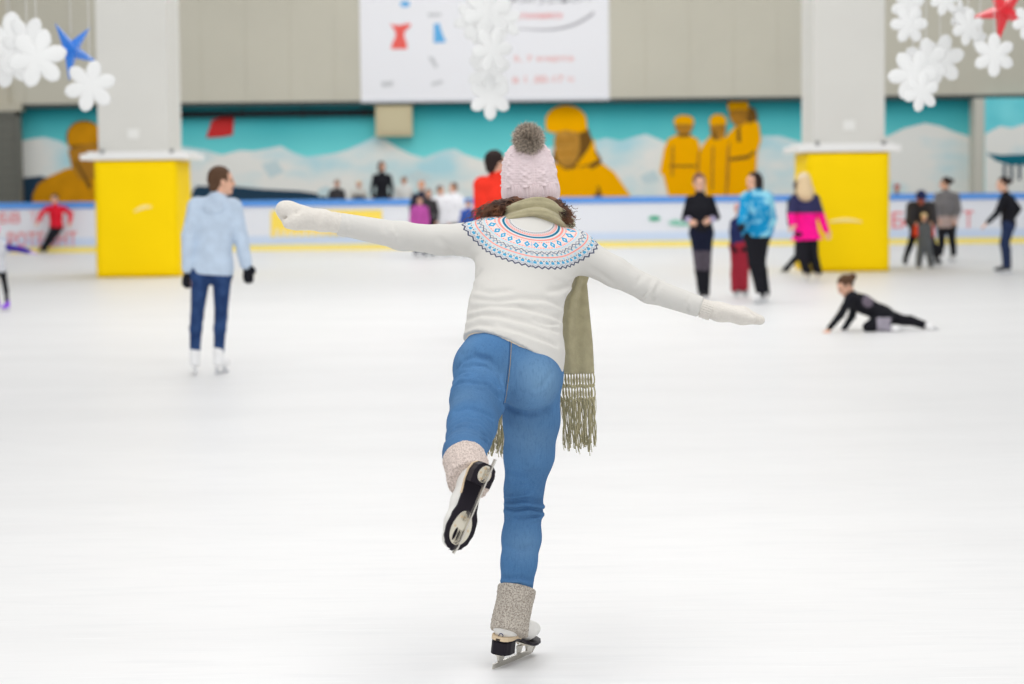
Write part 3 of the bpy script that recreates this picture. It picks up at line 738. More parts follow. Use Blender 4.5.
# child at left edge
Yb = gnd(6, 311).y
def arm_ex(t, J, HP, s):
    a = A(at(6, 247.5, Yb)); b = A(at(18, 249, Yb-.1)); c = A(at(29, 251.5, Yb-.15))
    iso('sleeve', chain([(a, .045), (b, .04), (c, .034)], .015), .012, cloth('sleeve_violet', (70, 52, 150)), t)
    iso('mitten', hand_prims(A(at(29, 251.5, Yb-.15)), c-b, (0, 0, 1), .8), .008, cloth('mitten_lilac', (190, 170, 226)), t)
human('child in grey coat and pink hood at the left edge with purple skates', Yb,
      dict(head=(-5, 232), shL=(-13, 246), shR=(2, 246), elL=(-18, 262), elR=(6, 250), wrL=(-16, 272), wrR=(12, 249), hiL=(-8, 270), hiR=(2, 270), knL=(-6, 285), knR=(5, 285), anL=(-3, 301), anR=(7, 301)), .66, fwd=(-.4, -1, 0),
      top=cloth('coat_light_grey', (206, 208, 212)), top_len=.09, top_e=.03, legs=black, leg_e=-.005, hat=cloth('hood_pink', (246, 178, 208)), boot=mat('boot_purple', (140, 40, 226), rough=.4), group=GS, extra=arm_ex)
# man in red-orange jacket behind the skater
Yb = 22.5
kk = F/Yb
def stripe(t, J, HP, s):
    iso('sleeve_stripe', chain([(J['shL']+A((-.03, -.02, .03)), .028), (J['elL']+A((-.035, -.02, .05)), .026)], .01), .012, cloth('stripe_orange', (250, 150, 30)), t)
human('person in red-orange jacket with dark hair, behind the bobble-hat skater', Yb,
      dict(head=(496, 163), shL=(481, 185), shR=(513, 184), elL=(480, 211), elR=(516, 210), wrL=(484, 234, .1), wrR=(514, 234), hiL=(490, 242), hiR=(506, 242), knL=(490, 290), knR=(506, 290), anL=(490, 330), anR=(507, 330)), 1.08, fwd=(.5, 1, 0), hf=(.8, .6, 0), h=.0125,
      top=cloth('jacket_redorange', (254, 62, 44)), top_len=.1, top_e=.03, legs=charcoal, hair='short', hair_m=dark_h, boot=black_boot, group=GS, extra=stripe)
# two in white jackets
def small(label, Y, cx, top_y, foot_y, s, **k):
    """upright figure from a centre line: head top and feet in pixels"""
    kx = F/Y; u = s*kx; hy = top_y+.115*u
    fz = k.get('fz', 0)
    px = dict(head=(cx, hy), shL=(cx-.17*u, hy+.24*u), shR=(cx+.17*u, hy+.24*u), elL=(cx-.23*u, hy+.50*u), elR=(cx+.23*u, hy+.50*u), wrL=(cx-.22*u, hy+.72*u, -.08), wrR=(cx+.22*u, hy+.72*u, -.08),
              hiL=(cx-.09*u, hy+.74*u), hiR=(cx+.09*u, hy+.74*u), knL=(cx-.10*u, hy+1.12*u), knR=(cx+.10*u, hy+1.12*u), anL=(cx-.11*u, hy+1.45*u), anR=(cx+.11*u, hy+1.45*u))
    px.update(k.pop('over', {}))
    return human(label, Y, px, s, **k)
wj = cloth('jacket_white', (240, 240, 244), noise=.04)
small('person in white jacket with dark hair, left one of two above the raised arm', 48, 440.5, 186, 0, .93, top=wj, top_e=.04, legs=navy, hair='short', hair_m=dark_h, boot=white_boot, hf=(.5, -1, 0), group=GS)
small('person in white jacket with dark hair, right one of two above the raised arm', 48.6, 453, 183, 0, .95, top=wj, top_e=.03, legs=black, hair='short', hair_m=brown_h, boot=white_boot, hf=(-.8, -.7, 0), fwd=(-.6, -1, 0), group=GS)
small('small child in blue jacket beside the white jackets, behind the skater\'s shoulder', 47, 468.5, 200, 0, .72, top=cloth('jacket_blue', (60, 90, 170)), legs=black, hair='short', hair_m=dark_h, boot=black_boot, group=GS)
small('child in magenta jacket above the outstretched left arm', 47, 419.5, 197, 0, .74, top=cloth('jacket_magenta', (186, 84, 164)), top_e=.03, top_len=.16, flare=.03, legs=navy, hair='bob', hair_m=brown_h, boot=white_boot, hf=(.4, -1, 0), group=GS)
small('person in dark navy jacket standing behind the child in magenta', 48.4, 421.5, 181, 0, .96, top=cloth('jacket_darknavy', (50, 54, 72)), top_e=.02, legs=black, hair='short', hair_m=mat('hair_ginger', (190, 130, 96), rough=.6), boot=black_boot, group=GS)
small('child with brown hair between the navy jacket and the white jackets', 47.6, 428.5, 189, 0, .82, top=charcoal, legs=black, hair='short', hair_m=brown_h, boot=black_boot, group=GS)
# spectators behind the boards
GB = 'spectators behind the boards'; PY = BY+1.6
small('spectator in long black coat standing behind the boards, tallest there', PY, 382, 161.5, 0, 1.06, fz=plat, top=cloth('coat_black', (34, 34, 40)), top_len=.5, top_e=.01, flare=.03, legs=black, hair='bob', hair_m=dark_h, boot=black_boot, blade=False, group=GB, hf=(.6, -1, 0))
small('spectator in white coat behind the boards, right of the black coat', PY+.8, 404, 177, 0, .86, fz=plat, top=cloth('coat_white', (226, 226, 222), noise=.05), top_len=.3, top_e=.04, legs=charcoal, hair='short', hair_m=brown_h, boot=black_boot, blade=False, group=GB)
small('spectator in dark jacket behind the boards, leftmost of the group by the dark painted sea', PY, 337, 180, 0, .84, fz=plat, top=charcoal, top_e=.02, legs=black, hair='short', hair_m=dark_h, boot=black_boot, blade=False, group=GB)
small('spectator in cream coat with dark bag behind the boards, left of the black coat', PY+.5, 359, 181, 0, .82, fz=plat, top=cloth('coat_cream', (214, 212, 204), noise=.05), top_e=.03, top_len=.3, legs=charcoal, hair='short', hair_m=blond_h, boot=black_boot, blade=False, group=GB,
      extra=lambda t, J, HP, s: iso('bag', [ell((J['hiL']+J['hiR'])/2+A((.02, -.22, .22)), (.17, .07, .13), None, .02), cap(J['shL'], (J['hiL']+J['hiR'])/2+A((.02, -.22, .25)), .02, .02, None, .02)], .014, charcoal, t))
small('spectator in red hat behind the boards, just right of the right yellow column', PY, 897, 185, 0, .80, fz=plat, top=cloth('jacket_darkred', (120, 60, 70)), legs=black, hat=cloth('hat_red', (190, 70, 70)), boot=black_boot, blade=False, group=GB)
# distant child
Yb = gnd(603, 241).y
small('distant child in grey top and dark trousers near the boards, right of the bobble-hat skater', Yb, 603.5, 190.5, 0, .77, top=cloth('top_grey', (168, 172, 192)), top_len=.05, legs=cloth('trousers_dark', (44, 54, 80)), hair='short', hair_m=dark_h, boot=white_boot, fwd=(0, 1, 0), hf=(.6, .8, 0), group=GS,
      over=dict(elL=(596, 204), elR=(612, 203), wrL=(600, 199, .1), wrR=(617, 202, .1)))
# girl in black
Yb = gnd(703.5, 300).y
human('person all in black with hands on hips, standing above the skater\'s right hand', Yb,
      dict(head=(699.5, 182.5), shL=(689.5, 200), shR=(710.5, 200), elL=(684.5, 218, .03), elR=(717, 217, .03), wrL=(689.5, 220.5, -.08), wrR=(711, 220, -.08), hiL=(696.5, 233), hiR=(706.5, 233), knL=(698.5, 262), knR=(706.5, 262), anL=(701, 288), anR=(706, 288)), 1.0, h=.0125,
      top=black, top_len=.03, top_e=.004, sleeve=.75, legs=[cloth('skirt_navyblack', (26, 30, 50)), mat('mesh_stocking', (92, 84, 94), rough=.7, noise=.4, nscale=30), black], leg_zone=lambda p: np.where(p[:, 2] > .66, 0, np.where(p[:, 2] > .40, 1, 2)), leg_e=.004, hair='short', hair_m=mat('hair_auburn', (110, 74, 62), rough=.5), boot=black_boot, group=GS, hf=(.15, -1, -.1), tname='sweater', lname='tights',
      extra=lambda t, J, HP, s: [iso('cuff', [cap(J['wr'+q]*.7+J['el'+q]*.3, J['wr'+q]*.95+J['el'+q]*.05, .044, .04)], .011, cloth('cuff_lilac', (176, 166, 196)), t) for q in 'LR'])
# blue patterned jacket
Yb = gnd(760, 303).y
jb = mat('jacket_cyan_print', (8, 138, 190), rough=.7, rgb2=(146, 210, 228), nscale=7, n_lo=.40, n_hi=.50)
human('person in cyan patterned jacket and black trousers, turned left toward a small child', Yb,
      dict(head=(753.5, 181.5), shL=(746.5, 199), shR=(767, 199), elL=(744, 213, -.15), elR=(771, 219, .05), wrL=(742.5, 222, -.3), wrR=(767, 236, .05), hiL=(752, 236), hiR=(762, 236), knL=(753.5, 263, -.05), knR=(760, 263), anL=(760, 290, -.05), anR=(765, 288, .25)), 1.03, fwd=(-.6, -1, 0), hf=(-.9, -.6, 0), h=.0125,
      top=jb, top_len=.05, top_e=.045, legs=black, leg_e=.012, hair='bob', hair_m=dark_h, boot=white_boot, gloves=black, group=GS, hood=1)
Yb2 = gnd(740, 297).y
human('small child in navy jacket and maroon trousers beside the cyan jacket', Yb2,
      dict(head=(739.5, 211), shL=(734.5, 223), shR=(744.5, 223), elL=(733, 235), elR=(746, 234), wrL=(734.5, 244, -.06), wrR=(745, 243, -.06), hiL=(737, 246), hiR=(742.5, 246), knL=(736.5, 268), knR=(743.5, 268), anL=(735.5, 286), anR=(744, 286)), .76, fwd=(.3, -1, 0), h=.0125,
      top=cloth('jacket_navy', (40, 48, 92)), top_len=.05, top_e=.02, legs=cloth('trousers_maroon', (164, 44, 60)), leg_e=.03, leg_to=1.0, hat=cloth('hat_skinpink', (214, 160, 150)), gloves=black, boot=grey_boot, group=GS)
# pink jacket
Yb = gnd(812, 281).y
pk = [cloth('jacket_pink', (255, 22, 148)), cloth('yoke_navy', (54, 54, 92))]
zc = at(806, 213, Yb).z
human('person with long blond hair in pink and navy jacket, beside the right yellow column', Yb,
      dict(head=(803.5, 182), shL=(795, 199), shR=(815, 199), elL=(791.5, 213, -.1), elR=(821, 216, .05), wrL=(792.5, 224, -.3), wrR=(826, 230, 0), hiL=(802, 236), hiR=(811, 236), knL=(803.5, 257, -.1), knR=(813.5, 257), anL=(806.5, 272), anR=(817.5, 272, .1)), 1.04, fwd=(.2, 1, 0), hf=(-.25, 1, 0), 
      top=pk, top_zone=lambda p: (p[:, 2] > zc).astype(int), top_len=.10, top_e=.03, flare=.07, legs=black, leg_e=.02, hair='long', hair_m=blond_h, hat=cloth('hat_beige', (232, 214, 190)), boot=mat('boot_cream', (220, 208, 190)), group=GS)
Yb = gnd(795, 277).y
human('person in black kicking one leg back, half hidden behind the pink jacket', Yb+1.0,
      dict(head=(799, 187), shL=(791, 202), shR=(807, 202), elL=(789.5, 214), elR=(811, 214), wrL=(790, 225, -.1), wrR=(810, 225), hiL=(800, 236), hiR=(807, 236), knL=(797.5, 257, -.2), knR=(806, 256), anL=(787, 267.5, .0, 1), anR=(807, 270)), .97, fwd=(.7, 1, 0), top=black, legs=black, leg_e=.0, hair='short', hair_m=brown_h, boot=black_boot, group=GS)
# crawling girl
Yb = gnd(870, 331).y
human('person in black crouched on hands and knee on the ice, one leg stretched back', Yb,
      dict(head=(845.5, 286), shL=(850, 298, -.12), shR=(855.5, 299, .14), elL=(840.5, 315, -.16), elR=(852, 316, .18), wrL=(829.5, 328, -.2), wrR=(844, 329, .2), hiL=(884, 316, -.06), hiR=(886, 316, .09), knL=(868, 327, -.12), knR=(904, 320.5, .1), anL=(888, 328, -.1, 1), anR=(922, 324.5, .1, 1)), .93, fwd=(-.45, 0, -.9), hf=(-.85, -.2, -.5), hu=(-.45, 0, .85), h=.0125, base=0,
      top=[black, mat('print_greylilac', (110, 100, 112))], top_zone=lambda p: ((np.hypot(p[:, 0]-at(866, 301, Yb).x, p[:, 2]-at(866, 301, Yb).z) < .06)).astype(int), top_len=.06, top_e=.004, legs=[black, cloth('tights_grey', (170, 164, 176))], leg_zone=lambda p: (((p[:, 2] < .15) & (p[:, 0] > at(874, 327, Yb).x) & (p[:, 0] < at(889, 327, Yb).x))).astype(int), leg_e=.0, hair='bun', hair_m=brown_h, boot=white_boot, group=GS, tname='sweater', lname='leggings',
      fdir=dict(L=(0, -1, 0), R=(.05, -1, -.1)))
# group on the right
Yb = gnd(921, 267).y
human('person in dark grey jacket bending over a small child in grey', Yb,
      dict(head=(921, 198, -.3), shL=(911, 207, -.12), shR=(931, 207, -.12), elL=(909.5, 221, -.35), elR=(933.5, 221, -.35), wrL=(915, 231, -.5), wrR=(929, 231, -.5), hiL=(915, 231, .15), hiR=(928, 231, .15), knL=(910, 246, .05), knR=(934, 246, .05), anL=(905.5, 260), anR=(937, 260)), 1.0, fwd=(0, -1, -.5), hf=(0, -.8, -.6), hu=(0, -.6, .8),
      top=charcoal, top_len=.08, top_e=.05, legs=black, leg_e=.0, hat=cloth('cap_darkblue', (44, 54, 100)), boot=black_boot, group=GS, gloves=black, fdir=dict(L=(-.2, -1, 0), R=(.2, -1, 0)), skin=mat('skin_flushed', (196, 110, 96)))
Yb = Yb-.75
gs = cloth('snowsuit_grey', (96, 100, 104)); osl = cloth('sleeve_orangered', (226, 74, 46))
human('small child in grey snowsuit with orange sleeves held by the bending person', Yb,
      dict(head=(924, 217.5), shL=(919.5, 228), shR=(928.5, 228), elL=(915.5, 234, -.05), elR=(932, 234, -.05), wrL=(916, 227, -.05), wrR=(931.5, 227, -.05), hiL=(922, 242), hiR=(927, 242), knL=(920.5, 252), knR=(929, 252), anL=(919, 261), anR=(931, 261)), .60, h=.0125,
      top=[gs, osl], top_zone=lambda p: (np.abs(p[:, 0]-at(924, 230, Yb).x) > .125).astype(int), top_e=.035, top_len=.05, legs=gs, leg_e=.03, hat=cloth('hat_cream', (232, 206, 160)), boot=grey_boot, group=GS)
Yb = gnd(946, 262).y
jz = at(947, 216, Yb).z
human('person in grey hoodie with beige hem, back turned, right of the bending person', Yb,
      dict(head=(945, 183.5), shL=(938.5, 197), shR=(955.5, 197), elL=(936, 210, -.05), elR=(958, 210), wrL=(938, 219, -.25), wrR=(955, 220, -.2), hiL=(942, 226), hiR=(951, 226), knL=(941.5, 241), knR=(952, 241), anL=(940, 254), anR=(953.5, 254)), 1.02, fwd=(-.5, 1, 0), hf=(-1, .15, 0),
      top=[cloth('hoodie_grey', (124, 122, 124)), cloth('hem_beige', (190, 170, 164))], top_zone=lambda p: (p[:, 2] < jz).astype(int), top_len=.07, top_e=.04, legs=black, leg_e=.01, hair='bun', hair_m=dark_h, boot=white_boot, group=GS, hood=1, tname='hoodie')
Yb = gnd(1003, 274).y
human('person in black top and dark jeans skating left at the right edge', Yb,
      dict(head=(1002.5, 184), shL=(1003, 199, -.14), shR=(1011, 199, .16), elL=(996.5, 214, -.2), elR=(1018.5, 209, .2), wrL=(988, 222, -.2), wrR=(1014, 217, .28), hiL=(1008, 226, -.07), hiR=(1009, 226, .1), knL=(1003.5, 244, -.06), knR=(1005.5, 244, .1), anL=(1005.5, 265), anR=(1008, 264, .2)), 1.02, fwd=(-1, -.1, 0), h=.0125,
      top=black, top_len=.03, top_e=.012, legs=cloth('jeans_navy', (42, 54, 86)), leg_e=.006, hair='bun', hair_m=dark_h, boot=mat('boot_darkgrey', (70, 72, 74)), group=GS, lname='jeans')

# ------------------------------------------------------------------ the skater in the foreground
Y0 = gnd(512, 660).y
def W3(x, y, dy): return A(at(x, y, Y0+dy))
g0 = gnd(514, 659)
girl = thing('person', (g0.x, g0.y, 0), 'skater seen from behind in pink bobble hat, white patterned sweater and blue jeans, arms spread', 'person', GS)
X1 = A((1, 0, 0))
pel = W3(513, 352, -.06); neck = W3(530, 222, .25)
ta = nrm(neck-pel)
bn = nrm(A((0, -1, 0))-ta*(-ta[1]))          # out of the back, toward the camera
FB = (bn, .66)
waist = W3(515, 312, .03); chest = W3(526, 264, .15); upch = W3(530, 238, .215)
shL, elL, wrL = W3(482, 239, .20), W3(402, 236, .17), W3(338, 223, .15)
shR, elR, wrR = W3(580, 254, .20), W3(650, 290, .17), W3(703, 308.5, .15)
hipL, hipR = W3(484, 368, -.06), W3(532, 374, -.05)
rleg = [(W3(532, 376, -.05), .098), (W3(531.5, 420, -.035), .092), (W3(529, 455, -.01), .082), (W3(523.8, 490, .015), .0635), (W3(523.6, 508, .02), .061), (W3(521.5, 538, -.005), .0635), (W3(519, 562, -.03), .058), (W3(515.5, 600, -.045), .052)]
lleg = [(W3(485, 370, -.07), .098), (W3(477.5, 400, -.24), .086), (W3(472, 425, -.36), .077), (W3(469, 438, -.44), .069), (W3(464.5, 454, -.60), .064), (W3(463.5, 467, -.72), .058)]
hd = W3(531, 184, .36); hu = nrm((-.06, -.12, 1)); hf = nrm((.02, 1, .12))
# body
body = [cap(pel, waist, .135, .11, FB), cap(waist, chest, .11, .13, FB), cap(chest, upch, .13, .08, FB), cap(shL*.8+shR*.2, shR*.8+shL*.2, .045, .045),
        cap(upch, hd-hu*.07, .054, .05)]+head_prims(hd, hf, hu, .84)
for a, b, c in ((shL, elL, wrL), (shR, elR, wrR)):
    body += [cap(a, b, .038, .032), cap(b, c, .032, .024)]
for L in (rleg, lleg): body += chain([(p, r-.014) for p, r in L])
body += [cap(hipL, hipR, .085, .085)]
iso('body', body, .011, [SKIN, EYE, LIP], girl, zone=face_zone(hd, hf, hu, .84))

# jeans
def jeans_mat():
    m = bpy.data.materials.new('denim_blue'); m.use_nodes = True; nt = m.node_tree; b = nt.nodes['Principled BSDF']
    b.inputs['Roughness'].default_value = .85; b.inputs['Specular IOR Level'].default_value = .12
    tc = nt.nodes.new('ShaderNodeTexCoord'); V.nt = nt
    def noi(sc, st, det=3):
        mp = nt.nodes.new('ShaderNodeMapping'); mp.inputs['Scale'].default_value = st
        n = nt.nodes.new('ShaderNodeTexNoise'); n.inputs['Scale'].default_value = sc; n.inputs['Detail'].default_value = det
        nt.links.new(tc.outputs['Object'], mp.inputs[0]); nt.links.new(mp.outputs[0], n.inputs['Vector']); return V(n.outputs['Fac'])
    at_ = nt.nodes.new('ShaderNodeAttribute'); at_.attribute_name = 'fade'; fade = V(at_.outputs['Fac'])
    at2 = nt.nodes.new('ShaderNodeAttribute'); at2.attribute_name = 'crease'; cr = V(at2.outputs['Fac'])
    big = noi(7, (1, 1, .6)); streak = noi(160, (1, 1, .12)); fine = noi(420, (1, 1, 1), 2)
    col = layer(lin((78, 122, 168)), (52, 90, 132), (big-.38)*2.6*.8)
    f = ((fade+(big-.5)*.5)*.9).max(0.0).min(1.0)
    col = layer(col, (134, 172, 204), f*.85)
    col = layer(col, (46, 82, 124), ((streak-.5)*2.2).max(0.0).min(1.0)*.5)
    col = layer(col, (134, 170, 210), ((fine-.55)*3.0).max(0.0).min(1.0)*.4)
    nt.links.new(col, b.inputs['Base Color'])
    bp = nt.nodes.new('ShaderNodeBump'); bp.inputs['Strength'].default_value = .25; bp.inputs['Distance'].default_value = .001
    nt.links.new((streak+fine).s, bp.inputs['Height']); nt.links.new(bp.outputs[0], b.inputs['Normal'])
    return m
DENIM = jeans_mat()
jp = [cap(hipL, hipR, .102, .102, None, .03), ell(W3(487, 366, -.125), (.097, .09, .10), None, .035), ell(W3(530, 380, -.12), (.094, .085, .105), None, .035),
      cap(pel-ta*.02, waist, .150, .128, FB, .04)]+chain(rleg, .02)+chain(lleg, .02)
cuffR = W3(516.5, 592, -.02); dirR = nrm(rleg[-2][0]-rleg[-1][0]); cuffL = W3(464, 460, -.66); dirL = nrm(lleg[-3][0]-lleg[-1][0])
wst = W3(512, 322, 0)
def inR(f): return lambda d, X, Y, Z: f(d, X, Y, Z)
def cut_local(p, n, R_):
    """trim below a cuff plane but only near that cuff"""
    p = A(p); n = nrm(n)
    def g(d, X, Y, Z):
        x, y, z = X-p[0], Y-p[1], Z-p[2]
        pl = -(x*n[0]+y*n[1]+z*n[2]); near = np.sqrt(x*x+y*y+z*z) < R_
        return np.where(near, np.maximum(d, pl), d)
    return g
JF = [folds(W3(479, 366, -.15), (.25, -.2, 1), .085, .050, .010, .4, .35), folds(W3(466, 384, -.25), (.05, .25, 1), .075, .036, .008, 1.0, .5), folds(W3(498, 392, -.18), (-.75, 0, .7), .06, .03, .006, .2),
      folds(W3(471, 432, -.46), (.12, .5, 1), .065, .024, .008, .9, .4), folds(W3(472, 416, -.36), (.1, .5, 1), .06, .028, .005, .3, .5),
      folds(W3(523, 512, -.03), (-.08, 0, 1), .062, .022, .0065, .3, -.2), folds(W3(524, 494, -.03), (.1, 0, 1), .06, .026, .0045, 1.2), folds(W3(517, 583, -.06), (.05, 0, 1), .05, .02, .005, .8), folds(W3(545, 404, -.12), (.5, 0, .85), .07, .04, .003, .2),
      folds(W3(521, 545, -.06), (.3, 0, .9), .07, .04, .003, .2)]
fades = [(W3(537, 380, -.17), .085, .9), (W3(481, 378, -.18), .07, .45), (W3(466, 405, -.32), .06, .35), (W3(527, 440, -.1), .10, .35), (W3(524, 545, -.07), .07, .4), (W3(465, 452, -.6), .05, .4), (W3(516, 588, -.07), .035, .5), (W3(470, 350, -.14), .05, .3)]
def onp(tree, x, y):
    d = (R @ Vector(((x-512)/F, (342-y)/F, -1))).normalized(); h = tree.ray_cast(CAM, d); return None if h[0] is None else A(h[0])
def creases(prims, mod, lines):
    """cloth creases pressed into the surface along drawn lines, with a raised lip beside each"""
    v, f = isosurf(prims, .008, mod); T = BVHTree.FromPolygons([Vector(p) for p in v], [tuple(map(int, q)) for q in f])
    segs = []
    for pts, w, dep, lip in lines:
        P = []
        for (x0, y0), (x1, y1) in zip(pts, pts[1:]):
            for k in range(4): P.append(onp(T, x0+(x1-x0)*k/4, y0+(y1-y0)*k/4))
        P.append(onp(T, *pts[-1])); P = [p for p in P if p is not None]; m = len(P)
        for i in range(m-1):
            a = math.sin(PI*(i+.8)/(m+.6))**.5; segs.append((P[i], P[i+1], w*1.45, dep*a*2.6, lip))
    def g(d, X, Y, Z):
        ox, oy, oz = X[0, 0, 0], Y[0, 0, 0], Z[0, 0, 0]; h = X[1, 0, 0]-ox; add = np.zeros_like(d); lipf = np.zeros_like(d)
        for p, q, w, dep, lip in segs:
            lo = np.floor((np.minimum(p, q)-4*w-A((ox, oy, oz)))/h).astype(int); hi = np.ceil((np.maximum(p, q)+4*w-A((ox, oy, oz)))/h).astype(int)+1
            lo = np.maximum(lo, 0); hi = np.minimum(hi, d.shape)
            if (hi <= lo).any(): continue
            s_ = tuple(slice(lo[i], hi[i]) for i in range(3))
            x = X[lo[0]:hi[0]]-p[0]; y = Y[:, lo[1]:hi[1]]-p[1]; z = Z[:, :, lo[2]:hi[2]]-p[2]; b = q-p
            t = np.clip((x*b[0]+y*b[1]+z*b[2])/(b@b+1e-12), 0, 1)
            r2 = (x-t*b[0])**2+(y-t*b[1])**2+(z-t*b[2])**2
            add[s_] = np.maximum(add[s_], dep*np.exp(-r2/w**2))
            r2l = (x-t*b[0])**2+(y-t*b[1])**2+(z+1.5*w-t*b[2])**2
            lipf[s_] = np.maximum(lipf[s_], lip*dep*np.exp(-r2l/(1.3*w)**2))
        return d+add-lipf
    return g
cutsJ = mods(half(wst, -ta), cut_local(cuffR, dirR, .16), cut_local(cuffL, dirL, .12))
JC = creases(jp, mods(*JF, cutsJ), [([(457, 369), (464, 361), (474, 357), (488, 360), (499, 374), (503, 388)], .006, .010, .8), ([(452.5, 380), (461, 373), (470, 371), (485, 376), (498, 387)], .0055, .010, .8), ([(450, 391), (457, 384), (465, 382), (485, 385), (499, 398)], .005, .008, .7),
    ([(449, 434), (456, 428), (464, 426), (477, 429), (487, 438)], .0055, .011, 1.0), ([(447, 440), (456, 433), (467, 432), (478, 436), (486, 443)], .005, .008, .9), ([(455, 412), (468, 408), (482, 412), (492, 418)], .006, .004, .5), ([(476, 366), (484, 366), (494, 372), (501, 381)], .004, .006, .6),
    ([(503, 501), (512, 502), (524, 500), (543, 503)], .0055, .009, .9), ([(505, 507), (515, 510), (530, 508), (543, 511)], .005, .008, .9), ([(512, 516), (525, 518), (541, 515)], .004, .005, .6), ([(504, 494), (516, 495), (528, 492)], .004, .005, .5),
    ([(499, 577), (509, 579), (522, 578), (535, 582)], .0045, .006, .8), ([(500, 584), (512, 585), (520, 584)], .004, .004, .6), ([(505, 404), (516, 410), (532, 413), (550, 408)], .008, .004, .5), ([(552, 372), (545, 384), (536, 390)], .006, .003, .5), ([(507, 470), (520, 474), (534, 472)], .007, .003, .5), ([(506, 545), (518, 550), (532, 546)], .006, .003, .5)])
jeans = iso('jeans', jp, .0050, DENIM, girl, mod=mods(*JF, JC, cutsJ),
            attrs={'fade': lambda v: sum(w*np.exp(-((v-c)**2).sum(1)/r**2*1.2) for c, r, w in fades), 'crease': lambda v: np.zeros(len(v))})
def bvh(o):
    wm = Matrix.Translation(org(o)); return BVHTree.FromPolygons([wm @ v.co for v in o.data.vertices], [tuple(p.vertices) for p in o.data.polygons])
JT = bvh(jeans)
def on(tree, x, y):
    d = (R @ Vector(((x-512)/F, (342-y)/F, -1))).normalized()
    h = tree.ray_cast(CAM, d)
    return h[0], h[1]
seam_m = mat('seam_thread', (56, 88, 128)); stitch_m = mat('stitch_tan', (176, 150, 112))
def seam(pts, name, r=.0018, mt_=seam_m, off=.0):
    P = []
    for i in range(len(pts)-1):
        for j in range(6):
            u = j/6; h = on(JT, pts[i][0]+(pts[i+1][0]-pts[i][0])*u, pts[i][1]+(pts[i+1][1]-pts[i][1])*u)
            if h[0] is not None: P.append(h[0]+h[1]*.0006)
    if len(P) > 2:
        m = MB(); m.tube(P, r, 5); o = m.build(name, mt_, smooth=True); o.data.transform(Matrix.Translation(-org(jeans))); o.parent = jeans
seam([(510, 338), (509.5, 352), (508.5, 366), (506.5, 382), (504.5, 396), (503, 406)], 'centre_seam', .0013)
seam([(511.5, 338), (511, 352), (510, 366), (508, 382), (506, 396), (504.3, 404)], 'stitching', .0009, stitch_m)
seam([(500, 588.5), (508, 590), (516, 590.5), (524, 590.5), (532, 589)], 'hem_stitching', .0012, seam_m)

# sweater with patterned yoke
YN = W3(531, 225, .225)
def sweater_mat():
    m = bpy.data.materials.new('knit_white'); m.use_nodes = True; nt = m.node_tree; b = nt.nodes['Principled BSDF']
    b.inputs['Roughness'].default_value = .9; b.inputs['Specular IOR Level'].default_value = .1
    V.nt = nt
    def attr(n):
        a = nt.nodes.new('ShaderNodeAttribute'); a.attribute_name = n; return V(a.outputs['Fac'])
    r = attr('yoke_r'); a = attr('yoke_a')          # r: 0 at the outer edge .. 1 at the collar
    N = 64.0
    def band(lo, hi): return (r > lo)*(r < hi)
    def tri(n, ph=0.0): return ((a*n+ph).frac()-.5).abs()*2
    blue, lblue, coral, dark, teal, pink = (76, 166, 208), (164, 210, 232), (240, 150, 142), (88, 92, 112), (34, 118, 152), (248, 212, 206)
    col = lin((211, 209, 204))
    out = None
    def put(rgb, fac):
        nonlocal col
        col = layer(col, rgb, fac)
    inside = (r > .0)*(r < 1.0)
    put((214, 214, 213), inside)
    edge = r-tri(N)*.055
    put(dark, (edge > -.03)*(edge < .012)*(r > -.04))
    put((170, 178, 192), (edge > .035)*(edge < .058))
    put(blue, band(.10, .16)*(tri(N*1.0, .5) > .45))
    put(dark, band(.165, .185)*(tri(N*2) > .5))
    put(lblue, band(.20, .235)*(tri(N*1.0) > .6))
    put(coral, band(.262, .290))
    put((120, 180, 205), band(.305, .345)*(tri(N) > .6))
    z1 = r-tri(N*.5)*.075
    put(dark, (z1 > .340)*(z1 < .362)*(r < .46))
    put((140, 150, 168), (r-(1-tri(N*.5))*.075 > .340)*(r-(1-tri(N*.5))*.075 < .358)*(r < .46))
    put(lblue, band(.462, .490)*(tri(N*2) > .4))
    put(pink, band(.500, .700))
    put(coral, band(.508, .532)*(tri(N*1.5) > .3)); put(coral, band(.668, .692)*(tri(N*1.5) > .3))
    dm = (r-.60).abs()*7.5+tri(30.0)*1.0
    put((226, 226, 224), dm < .82)
    put(blue, (dm < .70)*(dm > .22))
    put(coral, band(.725, .765))
    put((222, 222, 220), band(.765, .79))
    put(teal, band(.80, .845))
    put(coral, band(.868, .885)); put(coral, band(.885, .925)*(tri(N*1.2) > .5))
    put((130, 130, 140), band(.935, .965)*(tri(N*1.2, .5) > .45))
    nt.links.new(col, b.inputs['Base Color'])
    tc = nt.nodes.new('ShaderNodeTexCoord')
    wv = nt.nodes.new('ShaderNodeTexNoise'); wv.inputs['Scale'].default_value = 260; nt.links.new(tc.outputs['Object'], wv.inputs['Vector'])
    bp = nt.nodes.new('ShaderNodeBump'); bp.inputs['Strength'].default_value = .25; bp.inputs['Distance'].default_value = .0015
    nt.links.new(wv.outputs['Fac'], bp.inputs['Height']); nt.links.new(bp.outputs[0], b.inputs['Normal'])
    return m
Hc = W3(512, 341.5, -.16); hn = nrm(ta+X1*.36)
lowp = W3(508, 388, -.09)
